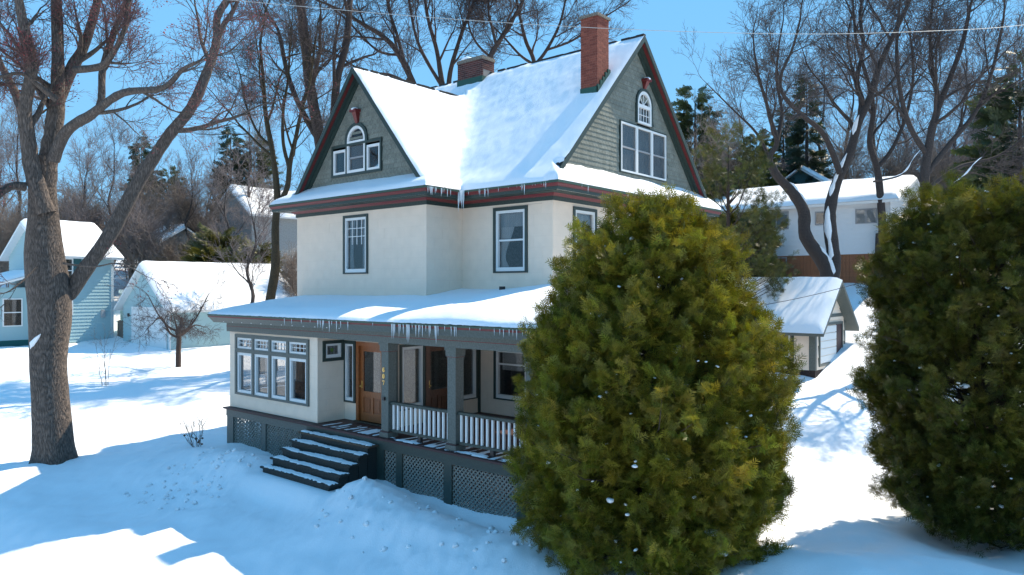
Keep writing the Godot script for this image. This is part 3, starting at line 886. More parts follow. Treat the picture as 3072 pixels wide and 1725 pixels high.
# ---------------------------------------------------------------- porch
func door(h: Node3D, T: Transform3D, a0: float, a1: float, y0: float, y1: float, m: Material, mp: Material, knob_left: bool) -> void:
	var d := holder(h, "door", T * Vector3((a0 + a1) / 2, y0, 0))
	var g := Geo.new()
	ring(g, a0 - 0.11, a1 + 0.11, y0, y1 + 0.11, 0.11, -0.12, 0.03, 0.03)
	put(d, "door_frame", g.mesh(), m, T)
	var z0 := -0.09
	var z1 := -0.045
	var gl := y0 + 0.85
	g = Geo.new()
	g.box(Vector3(a0, y0 + 0.03, z0), Vector3(a0 + 0.13, y1, z1))
	g.box(Vector3(a1 - 0.13, y0 + 0.03, z0), Vector3(a1, y1, z1))
	g.box(Vector3(a0 + 0.13, y1 - 0.15, z0), Vector3(a1 - 0.13, y1, z1))
	g.box(Vector3(a0 + 0.13, gl - 0.16, z0), Vector3(a1 - 0.13, gl, z1))
	g.box(Vector3(a0 + 0.13, y0 + 0.03, z0), Vector3(a1 - 0.13, y0 + 0.26, z1))
	g.box(Vector3((a0 + a1) / 2 - 0.05, y0 + 0.26, z0), Vector3((a0 + a1) / 2 + 0.05, gl - 0.16, z1))
	put(d, "door_leaf", g.mesh(), m, T)
	for q in [[a0 + 0.13, (a0 + a1) / 2 - 0.05], [(a0 + a1) / 2 + 0.05, a1 - 0.13]]:
		bx(d, "panel", mp, T, Vector3(q[0], y0 + 0.26, z0 + 0.01), Vector3(q[1], gl - 0.16, z1 - 0.02))
		bx(d, "panel", mp, T, Vector3(q[0] + 0.05, y0 + 0.31, z1 - 0.02), Vector3(q[1] - 0.05, gl - 0.21, z1 - 0.006))
	pane_of(d, T, a0 + 0.13, a1 - 0.13, gl, y1 - 0.15, -0.068)
	var kx := a0 + 0.065 if knob_left else a1 - 0.065
	bx(d, "lock_plate", M.brass, T, Vector3(kx - 0.025, y0 + 0.92, z1), Vector3(kx + 0.025, y0 + 1.12, z1 + 0.008))
	put(d, "knob", icicle_cap(0.06, 0.03), M.brass, T * Transform3D(Basis(), Vector3(kx, y0 + 0.98, z1 + 0.05)))
func lattice(h: Node3D, T: Transform3D, a0: float, a1: float, y0: float, y1: float) -> void:
	var p := holder(h, "lattice_panel", T * Vector3((a0 + a1) / 2, y0, 0))
	var sp := 0.118
	for s in [-1.0, 1.0]:
		var z := 0.0 if s > 0 else -0.009
		var k0 := y0 - a1 if s > 0 else y0 + a0
		var k1 := y1 - a0 if s > 0 else y1 + a1
		var k := floorf(k0 / sp) * sp
		while k < k1:
			# the line y = s * x + k, clipped to the panel
			var xa: float = maxf(a0, (y0 - k) if s > 0 else (k - y1))
			var xb: float = minf(a1, (y1 - k) if s > 0 else (k - y0))
			if xb - xa > 0.04:
				var l := snappedf((xb - xa) * sqrt(2.0), 0.02)
				var xm := (xa + xb) / 2
				put(p, "slat", box_mesh(Vector3(l, 0.036, 0.007)), M.lattice, T * Transform3D(Basis(Vector3(0, 0, 1), s * PI / 4), Vector3(xm, s * xm + k, z)))
			k += sp
func build_porch(h: Node3D) -> void:
	var I := Transform3D.IDENTITY
	var F := 1.314
	# ---- sun room and entry walls
	block_wall(h, face_v(-2.70), 0.42, 4.99, F, 3.64, [Rect2(0.78, 1.73, 3.84, 1.84)])
	block_wall(h, face_mu(0.42), 0.0, 2.70, F, 3.64, [Rect2(0.25, 1.75, 2.2, 1.75)], false)
	block_wall(h, face_u(4.99), -2.6688, -1.80, F, 3.64, [Rect2(-2.54, 2.97, 0.70, 0.57)])
	block_wall(h, face_v(-1.80), 4.99, 7.14, F, 3.64, [Rect2(4.94, 1.80, 0.56, 1.72), Rect2(5.50, 1.3, 1.27, 2.2)])
	block_wall(h, face_u(7.14), -1.7688, 1.48, F, 3.64, [Rect2(-1.66, 1.74, 0.9, 1.75), Rect2(-0.76, 1.3, 1.2, 2.2), Rect2(0.46, 1.74, 0.9, 1.75)])
	block_wall(h, face_v(1.48), 7.14, 9.83, F, 4.6, [Rect2(7.70, 1.76, 1.30, 1.52)])
	bx(h, "inner_wall", M.room_light, I, W(0.0, F - 0.1, 0.2), W(6.41, 4.35, 0.0))
	bx(h, "inner_wall", M.room_light, I, W(6.21, F - 0.1, 3.8), W(6.41, 4.2, 0.2))
	bx(h, "inner_wall", M.room_light, I, W(6.41, F - 0.1, 3.9), W(9.6, 4.2, 3.8))
	bx(h, "inner_floor", M.dark_wood, I, W(0.45, F - 0.12, 0.0), W(4.97, F - 0.03, -2.68))
	bx(h, "inner_floor", M.dark_wood, I, W(4.97, F - 0.12, 0.0), W(7.12, F - 0.031, -1.78))
	bx(h, "inner_floor", M.dark_wood, I, W(6.41, F - 0.12, 3.8), W(9.6, F - 0.032, 1.50))
	bx(h, "porch_ceiling", M.soffit, I, W(0.3, 3.655, 1.45), W(14.2, 3.70, -2.75))
	# ---- sun room windows: four tall lights with small-paned transoms
	var T := face_v(-2.70)
	var w := holder(h, "window_bank", W(2.7, 1.73, -2.70))
	var g := Geo.new()
	ring(g, 0.78, 4.62, 1.73, 3.57, 0.10, -0.05, 0.045, 0.06)
	for k in 3:
		var x := 0.88 + 0.91 * (k + 1)
		g.box(Vector3(x - 0.06, 1.79, -0.05), Vector3(x + 0.06, 3.47, 0.044))
	g.box(Vector3(0.88, 3.02, -0.05), Vector3(4.52, 3.14, 0.043))
	put(w, "trim", g.mesh(), M.grey_green, T)
	for k in 4:
		var a := 0.88 + 0.91 * k + (0.06 if k > 0 else 0.0)
		var b := 0.88 + 0.91 * (k + 1) - (0.06 if k < 3 else 0.0)
		g = Geo.new()
		ring(g, a, b, 1.79, 3.02, 0.085, -0.10, 0.01)
		ring(g, a, b, 3.14, 3.47, 0.06, -0.10, 0.011)
		put(w, "frame", g.mesh(), M.white, T)
		pane_of(w, T, a + 0.08, b - 0.08, 1.87, 2.94)
		pane_of(w, T, a + 0.055, b - 0.055, 3.195, 3.415)
		for i in 3:
			var x := lerpf(a + 0.06, b - 0.06, (i + 1) / 4.0)
			bx(w, "glazing_bar", M.white, T, Vector3(x - 0.010, 3.2, -0.07), Vector3(x + 0.010, 3.41, -0.045))
		bx(w, "glazing_bar", M.white, T, Vector3(a + 0.06, 3.295, -0.069), Vector3(b - 0.06, 3.315, -0.046))
	for k in 2:
		window(h, face_mu(0.42), 0.27 + 1.08 * k, 1.33 + 1.08 * k, 1.77, 3.48, {trim = 0.06, rail = false, trim_mat = M.grey_green})
	# small leaded light in the return wall
	w = window(h, face_u(4.99), -2.54, -1.84, 2.97, 3.54, {trim = 0.09, frame = 0.06, rail = false, sill = 0.09})
	g = Geo.new()
	for k in 3: g.box(Vector3(-2.40 + 0.11 * (k + 1), 3.13, -0.055), Vector3(-2.394 + 0.11 * (k + 1), 3.38, -0.05))
	g.box(Vector3(-2.38, 3.31, -0.0551), Vector3(-2.0, 3.317, -0.0501))
	put(w, "lead_lines", g.mesh(), M.black, face_u(4.99))
	put(w, "coloured_glass", icicle_cap(0.11, 0.055), M.leaded, face_u(4.99) * Transform3D(Basis().scaled(Vector3(1, 1, 0.1)), Vector3(-2.19, 3.27, -0.05)))
	bx(w, "blind", M.curtain, face_u(4.99), Vector3(-2.40, 3.11, -0.14), Vector3(-1.98, 3.40, -0.135))
	# entry: side light, front door, corner posts
	T = face_v(-1.80)
	window(h, T, 4.94, 5.50, 1.80, 3.52, {trim = 0.09, frame = 0.06, rail = false})
	door(h, T, 5.64, 6.62, F, 3.40, M.wood_door, M.wood_panel, true)
	bx(h, "door_sill", M.worn, T, Vector3(5.5, F - 0.02, -0.1), Vector3(6.75, F + 0.03, 0.1))
	bx(h, "corner_board", M.green, T, Vector3(6.90, F, -0.05), Vector3(7.18, 3.64, 0.04))
	T = face_u(7.14)
	window(h, T, -1.66, -0.76, 1.74, 3.49, {trim = 0.07, frame = 0.07, rail = false})
	door(h, T, -0.62, 0.30, F, 3.38, M.dark_wood, M.dark_wood, true)
	window(h, T, 0.46, 1.36, 1.74, 3.49, {trim = 0.06, frame = 0.07, rail = false})
	bx(h, "corner_board", M.green, T, Vector3(1.38, F, -0.05), Vector3(1.52, 3.64, 0.03))
	w = window(h, face_v(1.48), 7.70, 9.0, 1.76, 3.28, {trim = 0.08, frame = 0.07, split = 0.72})
	bx(w, "blind", M.curtain, face_v(1.48), Vector3(7.86, 2.6, -0.2), Vector3(8.85, 3.2, -0.19))
	# ---- deck of narrow boards
	var d := holder(h, "deck", W(8, F, -1))
	var x := 5.0
	while x < 14.15:
		var back := -1.80 if x < 7.10 else (1.48 if x < 9.8 else 1.3)
		bx(d, "plank", M.deck[rng.randi() % 3], I, W(x + 0.002, F - 0.03, back), W(x + 0.106, F + rr(-0.002, 0.001), -2.86))
		x += 0.109
	snow_patch(d, 5.3, 7.7, -2.84, -2.15, F, 0.012, 0.02, 0.02, Vector2(34, 4), 3.0)
	snow_patch(d, 7.95, 12.9, -2.84, -1.9, F, 0.014, 0.0, 0.025, Vector2(30, 4), 9.0)
	snow_patch(d, 7.9, 12.9, -2.86, -2.6, F, 0.035, 0.14, 0.025, Vector2(9, 12), 19.0)
	# ---- nosing and fascia boards
	bx(h, "deck_nosing", M.purple, I, W(0.36, F - 0.06, -2.66), W(14.2, F - 0.012, -2.90))
	bx(h, "deck_fascia", M.green, I, W(4.7, 1.03, -2.74), W(14.15, F - 0.06, -2.85))
	bx(h, "deck_fascia", M.grey_green, I, W(0.46, 1.04, -2.70), W(4.7, F - 0.06, -2.845))
	bx(h, "deck_fascia", M.grey_green, I, W(0.46, 1.04, 0.0), W(0.58, F - 0.06, -2.70))
	for q in [[0.5, 0.86, 0], [2.45, 2.66, 0], [4.5, 4.78, 1], [7.36, 7.90, 1], [8.35, 8.56, 1], [9.97, 10.22, 1], [12.12, 12.34, 1], [13.9, 14.12, 1]]:
		bx(h, "skirt_post", M.green if q[2] else M.grey_green, I, W(q[0], -0.4, -2.70), W(q[1], 1.035, -2.842))
	T = face_v(-2.80)
	for q in [[0.86, 2.45], [2.66, 4.5], [6.9, 7.36], [7.90, 8.35], [8.56, 9.97], [10.22, 12.12], [12.34, 13.9]]: lattice(h, T, q[0], q[1], -0.1, 1.035)
	lattice(h, face_mu(0.52), 0.1, 2.7, 0.0, 1.04)
	bx(h, "foundation", M.concrete, I, W(0.0, -0.4, 0.2), W(6.41, F - 0.12, 0.0))
	bx(h, "foundation", M.concrete, I, W(6.41, -0.4, 1.68), W(9.83, F - 0.12, 1.48))
	# ---- steps
	var st := holder(h, "steps", W(6.25, 0.1, -3.5))
	for k in 5:
		var y := F - 0.18 * (k + 1)
		var v0 := -2.85 - 0.285 * k
		bx(st, "tread", M.tread if k != 0 else M.worn, I, W(4.77, y - 0.045, v0), W(7.73, y, v0 - 0.31))
		bx(st, "riser", M.tread, I, W(4.86, y - 0.20, v0 - 0.26), W(7.64, y - 0.045, v0 - 0.28))
		snow_patch(st, 4.78, 7.72, v0 - 0.30, v0 - 0.0 - (0.0 if k == 0 else 0.02), y, 0.03, 0.42, 0.025, Vector2(8, 22), 31.0 * k)
	for u in [4.86, 7.56]:
		g = Geo.new()
		for k in 5:
			var y := F - 0.18 * (k + 1) - 0.045
			g.box(W(u, -0.1, -2.85 - 0.285 * k) , W(u + 0.08, y, -2.85 - 0.285 * (k + 1) + 0.02))
		put(st, "stringer", g.mesh(), M.tread)
	# ---- posts
	for u in [7.82, 10.12, 12.42, 14.02]:
		var p := holder(h, "porch_post", W(u, F, -2.61))
		bx(p, "base", M.grey_green, I, W(u - 0.165, F, -2.45), W(u + 0.165, F + 0.12, -2.78))
		bx(p, "base_moulding", M.purple, I, W(u - 0.15, F + 0.12, -2.46), W(u + 0.15, F + 0.15, -2.765))
		bx(p, "shaft", M.grey_green, I, W(u - 0.13, F + 0.15, -2.48), W(u + 0.13, 3.42, -2.74))
		bx(p, "collar", M.red, I, W(u - 0.14, 3.42, -2.47), W(u + 0.14, 3.435, -2.75))
		bx(p, "capital", M.grey_green, I, W(u - 0.16, 3.435, -2.45), W(u + 0.16, 3.58, -2.77))
		bx(p, "abacus", M.grey_green, I, W(u - 0.18, 3.58, -2.43), W(u + 0.18, 3.64, -2.79))
		if u < 8.0:
			var chars := ["6", "0", "7"]
			for k in 3:
				var tm := TextMesh.new()
				tm.text = chars[k]
				tm.font_size = 64
				tm.pixel_size = 0.0024
				tm.depth = 0.012
				var sf := SystemFont.new()
				sf.font_names = PackedStringArray(["Droid Serif"])
				sf.font_weight = 700
				tm.font = sf
				put(p, "house_number", tm, M.brass, Transform3D(Basis(), W(u - 0.04, 2.97 - 0.16 * k, -2.748)))
			bx(p, "latch", M.black, I, W(u - 0.05, 2.22, -2.735), W(u + 0.03, 2.30, -2.79))
	# a half post against the wall behind the first post
	# ---- railings
	for q in [[7.95, 9.99], [10.25, 12.29], [12.55, 13.9]]:
		var r := holder(h, "railing", W((q[0] + q[1]) / 2, 1.45, -2.63))
		bx(r, "top_rail", M.green, I, W(q[0], 2.13, -2.57), W(q[1], 2.19, -2.69))
		bx(r, "bottom_rail", M.green, I, W(q[0], 1.46, -2.59), W(q[1], 1.52, -2.67))
		bx(r, "foot_block", M.black, I, W((q[0] + q[1]) / 2 - 0.05, F, -2.59), W((q[0] + q[1]) / 2 + 0.05, 1.46, -2.67))
		for k in 13:
			var u: float = q[0] + 0.08 + (q[1] - q[0] - 0.16) * k / 12.0
			bx(r, "baluster", M.white, I, W(u - 0.024, 1.52, -2.605), W(u + 0.024, 2.13, -2.653))
	# ---- beam, eave mouldings and the low roof with its blanket of snow
	bx(h, "porch_beam", M.grey_green, I, W(0.40, 3.645, -2.62), W(14.15, 3.93, -2.80))
	bx(h, "porch_beam", M.grey_green, I, W(0.40, 3.645, 0.0), W(0.56, 3.93, -2.62))
	bx(h, "porch_beam", M.grey_green, I, W(13.95, 3.645, 1.4), W(14.15, 3.93, -2.62))
	bx(h, "beam_line", M.red, I, W(0.39, 3.80, -2.80), W(14.16, 3.815, -2.806))
	var prof := [[0.0, 4.13, M.mid_green, "drip_edge", 0.0, 4.175], [0.012, 4.085, M.red, "eave_line", 0.012, 4.13], [0.13, 3.93, M.grey_green, "eave_fascia", 0.03, 4.085]]
	for q in prof:
		g = Geo.new()
		var u0 := -0.07
		var v0 := -3.18
		var u1 := 14.55
		g.quad(W(u0 + q[4], q[5], v0 + q[4]), W(u1 - q[4], q[5], v0 + q[4]), W(u1 - q[0], q[1], v0 + q[0]), W(u0 + q[0], q[1], v0 + q[0]))
		g.quad(W(u0 + q[4], q[5], v0 + q[4]), W(u0 + q[0], q[1], v0 + q[0]), W(u0 + q[0], q[1] + (0.4 if q[3] != "eave_fascia" else 0.0), 0.0), W(u0 + q[4], q[5] + 0.42, 0.0))
		g.quad(W(u1 - q[4], q[5], v0 + q[4]), W(u1 - q[0], q[1], v0 + q[0]), W(u1 - q[0], q[1] + 0.4, 1.4), W(u1 - q[4], q[5] + 0.4, 1.4))
		put(h, q[3], g.mesh(), q[2])
	bx(h, "porch_soffit", M.grey_green, I, W(0.06, 3.925, -2.78), W(14.42, 3.935, -3.05))
	bx(h, "porch_soffit", M.grey_green, I, W(0.06, 3.925, 0.0), W(0.41, 3.935, -2.78))
	var py := func(v: float) -> float: return 4.17 + 0.132 * (v + 3.18)
	g = Geo.new()
	g.quad(W(-0.07, py.call(-3.18), -3.18), W(-0.07, py.call(0.0), 0.0), W(6.42, py.call(0.0), 0.0), W(6.42, py.call(-3.18), -3.18))
	g.quad(W(6.42, py.call(-3.18), -3.18), W(6.42, py.call(1.5), 1.5), W(14.55, py.call(1.5), 1.5), W(14.55, py.call(-3.18), -3.18))
	var pr := put(h, "porch_roof", g.mesh(), M.asphalt_shingle)
	snow_sheet(pr, spaced(-0.07, 14.55, 0.05), spaced(-3.19, 1.50, 0.05), func(u: float, v: float) -> float:
		if u < 6.38 and v > 0.03: return NAN
		var e := minf(minf(v + 3.19, u + 0.07), 14.55 - u)
		var t := 0.17 + 0.05 * nz.get_noise_2d(u * 2.2 + 5.0, v * 2.5) + 0.07 * smoothstep(3.0, 9.0, u) * (0.5 + 0.5 * sin(u * 1.35 + 0.6)) + 0.008 * nz2.get_noise_2d(u * 12.0, v * 12.0)
		if u > 8.0: t += 0.07 * smoothstep(8.0, 10.5, u)
		t *= 0.08 + 0.92 * sqrt(clampf(e / 0.55, 0, 1))
		if e < 0.12: t += 0.012 * nz2.get_noise_2d(u * 40.0, v * 40.0)
		return py.call(v) + maxf(t, 0.012))
	g = Geo.new()
	g.tube(PackedVector3Array([W(8.25, 4.7, 1.2), W(8.25, 5.03, 1.2)]), PackedFloat32Array([0.09, 0.09]), 10)
	put(h, "vent_pipe", g.mesh(), M.black)
	for k in 12: bx(h, "string_bulb", M.white, I, W(0.7 + k * 0.52, 3.95, -3.06), W(0.73 + k * 0.52, 3.97, -3.075))  # unlit bulbs of a string of lights along the porch eave
	# ---- things standing behind the sun room glass
	var s := thing("sofa", "brown sofa with rounded back behind the sun room windows", "sofa", W(2.6, F - 0.03, -0.7))
	bx(s, "seat", M.sofa, I, W(1.6, F - 0.03, -0.35), W(3.6, 1.75, -1.2))
	put(s, "backrest", icicle_cap(1.0, 0.5), M.sofa, Transform3D(Basis().scaled(Vector3(2.1, 0.75, 0.35)), W(2.6, 1.95, -0.4)))
	for u in [1.5, 3.5]: bx(s, "arm", M.sofa, I, W(u, F - 0.03, -0.35), W(u + 0.22, 2.0, -1.25))

# ---------------------------------------------------------------- bare trees
func smooth_path(p: PackedVector3Array, sub: int) -> PackedVector3Array:
	var out := PackedVector3Array()
	for i in p.size() - 1:
		var a := p[maxi(i - 1, 0)]
		var d := p[mini(i + 2, p.size() - 1)]
		for k in sub: out.append(p[i].cubic_interpolate(p[i + 1], a, d, float(k) / sub))
	out.append(p[p.size() - 1])
	return out
func sides_of(r: float) -> int: return 10 if r > 0.15 else (7 if r > 0.06 else (5 if r > 0.025 else 3))
func branch(g: Geo, tips: Array, p: Vector3, d: Vector3, ln: float, r: float, lv: int, o: Dictionary) -> void:
	var m := 5 if lv > 0 else 4
	var pts := PackedVector3Array([p])
	var rad := PackedFloat32Array([r])
	var q := p
	var dd := d
	for i in m:
		dd = (dd + rvec() * o.wob + Vector3.UP * o.up).normalized()
		q += dd * ln / m
		pts.append(q)
		rad.append(maxf(lerpf(r, r * 0.38, (i + 1.0) / m), 0.007))
	g.tube(pts, rad, sides_of(r))
	grow_along(g, tips, pts, rad, ln, lv, o, 0.22)
func grow_along(g: Geo, tips: Array, pts: PackedVector3Array, rad: PackedFloat32Array, ln: float, lv: int, o: Dictionary, from: float) -> void:
	var m := pts.size() - 1
	if lv <= 0:
		for i in int(o.tw):
			var t: float = (from + (1.0 - from) * (i + rng.randf()) / float(o.tw)) * m
			var k := mini(int(t), m - 1)
			var dir := (pts[k + 1] - pts[k]).normalized()
			tips.append([pts[k].lerp(pts[k + 1], t - k), (dir + rvec() * 0.75 + Vector3.UP * o.up).normalized()])
		tips.append([pts[m], (pts[m] - pts[m - 1]).normalized()])
		return
	var kids: int = o.kids[lv]
	for c in kids:
		var f := from + (1.0 - from) * (c + rng.randf()) / kids
		var t := f * m
		var k := mini(int(t), m - 1)
		var dir := (pts[k + 1] - pts[k]).normalized()
		var side := dir.cross(rvec()).normalized()
		var ang: float = o.ang * rr(0.7, 1.25)
		var nd := (dir * cos(ang) + side * sin(ang)).normalized()
		var r0 := lerpf(rad[k], rad[k + 1], t - k)
		branch(g, tips, pts[k].lerp(pts[k + 1], t - k), nd, ln * o.len * rr(0.75, 1.2) * (1.15 - 0.5 * f), r0 * o.rr, lv - 1, o)
	if lv > 0:
		var dir2 := (pts[m] - pts[m - 1]).normalized()
		branch(g, tips, pts[m], dir2, ln * o.len, rad[m] * 0.95, lv - 1, o)
func limb(g: Geo, tips: Array, p: PackedVector3Array, r0: float, r1: float, lv: int, o: Dictionary, from := 0.3, rough := 0.06) -> PackedVector3Array:
	var pts := smooth_path(p, 5)
	var rad := PackedFloat32Array()
	var ln := 0.0
	for i in pts.size():
		rad.append(lerpf(r0, r1, float(i) / (pts.size() - 1)) * (1.0 + rr(-rough, rough)))
		if i > 0: ln += pts[i].distance_to(pts[i - 1])
	g.tube(pts, rad, 14 if r0 > 0.25 else sides_of(r0))
	if lv >= 0: grow_along(g, tips, pts, rad, ln * o.get("limb_len", 0.5), lv, o, from)
	return pts
var twig_meshes := {}
func twig_mesh(kind: int) -> Mesh:
	if twig_meshes.has(kind): return twig_meshes[kind]
	var r2 := RandomNumberGenerator.new()
	r2.seed = 77 + kind
	var g := Geo.new()
	var stem := PackedVector3Array([Vector3.ZERO])
	var q := Vector3.ZERO
	var d := Vector3(0, 1, 0)
	for i in 3:
		d = (d + Vector3(r2.randf_range(-1, 1), 0, r2.randf_range(-1, 1)) * 0.25).normalized()
		q += d * 0.3
		stem.append(q)
	g.tube(stem, PackedFloat32Array([0.010, 0.009, 0.007, 0.004]), 3)
	for i in 6:
		var t := 0.15 + 0.8 * i / 6.0
		var p := stem[mini(int(t * 3), 2)].lerp(stem[mini(int(t * 3), 2) + 1], t * 3 - int(t * 3))
		var an := i * 2.4 + r2.randf()
		var side := Vector3(cos(an), r2.randf_range(0.5, 1.1), sin(an)).normalized()
		var l := r2.randf_range(0.18, 0.42) * (1.2 - 0.6 * t)
		var mid := p + side * l * 0.5
		var e := mid + (side + Vector3(0, 0.35, 0) + Vector3(r2.randf_range(-1, 1), 0, r2.randf_range(-1, 1)) * 0.25).normalized() * l * 0.5
		g.tube(PackedVector3Array([p, mid, e]), PackedFloat32Array([0.007, 0.0055, 0.0035]), 3)
		if i % 2 == 0: g.tube(PackedVector3Array([mid, mid + (side.rotated(Vector3.UP, 0.9) + Vector3.UP * 0.3).normalized() * l * 0.4]), PackedFloat32Array([0.005, 0.003]), 3)
	twig_meshes[kind] = g.mesh()
	return twig_meshes[kind]
var bud_mesh_: Mesh
func bud_mesh() -> Mesh:
	if bud_mesh_: return bud_mesh_
	var r2 := RandomNumberGenerator.new()
	r2.seed = 5
	var g := Geo.new()
	for i in 9:
		var c := Vector3(r2.randf_range(-0.22, 0.22), r2.randf_range(0.15, 0.95), r2.randf_range(-0.22, 0.22))
		var s := r2.randf_range(0.010, 0.022)
		g.tube(PackedVector3Array([c - Vector3(0, s * 1.3, 0), c, c + Vector3(0, s * 1.5, 0)]), PackedFloat32Array([0.002, s, 0.002]), 4)
	bud_mesh_ = g.mesh()
	return bud_mesh_
func basis_to(d: Vector3, spin: float, s: float) -> Basis:
	var a := d.cross(Vector3(0.3, 0.2, 0.93)).normalized()
	if a.length() < 0.5: a = d.cross(Vector3.RIGHT).normalized()
	var b := a.cross(d)
	var x := a * cos(spin) + b * sin(spin)
	return Basis(x * s, d * s, x.cross(d) * s)
func multi(parent: Node3D, called: String, mesh: Mesh, m: Material, xs: Array, cols := PackedColorArray()) -> MultiMeshInstance3D:
	var mm := MultiMesh.new()
	mm.transform_format = MultiMesh.TRANSFORM_3D
	mm.use_colors = cols.size() > 0
	mm.mesh = mesh
	mm.instance_count = xs.size()
	var st := 16 if cols.size() > 0 else 12
	var buf := PackedFloat32Array()
	buf.resize(xs.size() * st)
	var inv := parent.global_transform.affine_inverse()
	for i in xs.size():
		var t: Transform3D = inv * (xs[i] as Transform3D)
		var k := i * st
		buf[k] = t.basis.x.x; buf[k + 1] = t.basis.y.x; buf[k + 2] = t.basis.z.x; buf[k + 3] = t.origin.x
		buf[k + 4] = t.basis.x.y; buf[k + 5] = t.basis.y.y; buf[k + 6] = t.basis.z.y; buf[k + 7] = t.origin.y
		buf[k + 8] = t.basis.x.z; buf[k + 9] = t.basis.y.z; buf[k + 10] = t.basis.z.z; buf[k + 11] = t.origin.z
		if st == 16:
			buf[k + 12] = cols[i].r; buf[k + 13] = cols[i].g; buf[k + 14] = cols[i].b; buf[k + 15] = 1.0
	mm.buffer = buf
	var o := MultiMeshInstance3D.new()
	o.multimesh = mm
	o.material_override = m
	o.name = called
	parent.add_child(o, true)
	stuff(o)
	return o
func crown(t: Node3D, tips: Array, m: Material, s0: float, s1: float, buds := 0.0) -> void:
	var sets := [[], [], []]
	var bs := []
	for q in tips:
		if rng.randf() > 0.62: continue
		var T := Transform3D(basis_to(q[1], rng.randf() * TAU, rr(s0, s1)), q[0])
		sets[rng.randi() % 3].append(T)
		if rng.randf() < buds: bs.append(T)
	for k in 3:
		if sets[k].size() > 0: multi(t, "crown", twig_mesh(k), m, sets[k])
	if bs.size() > 0: multi(t, "buds", bud_mesh(), M.bud, bs)
func poly(pts: Array, depth: float, wander := 0.0) -> PackedVector3Array:
	var out := PackedVector3Array()
	var off := 0.0
	for p in pts:
		out.append(pix(p[0], p[1], depth + off + (p[2] if p.size() > 2 else 0.0)))
		off += wander
	return out
# snow resting along the upper side of a limb
func limb_snow(t: Node3D, path: PackedVector3Array, i0: int, i1: int, r: float, lift: float, sideways := Vector3.ZERO) -> void:
	var p := PackedVector3Array()
	var q := PackedFloat32Array()
	for i in range(i0, i1 + 1):
		var f := float(i - i0) / maxf(i1 - i0, 1)
		p.append(path[i] + Vector3.UP * lift + sideways)
		q.append(maxf(0.008, r * smoothstep(0.0, 0.2, minf(f, 1.0 - f) + 0.03) * rr(0.55, 1.15)))
	var g := Geo.new()
	g.tube(p, q, 8)
	put(t, "snow", g.mesh(), M.snow)

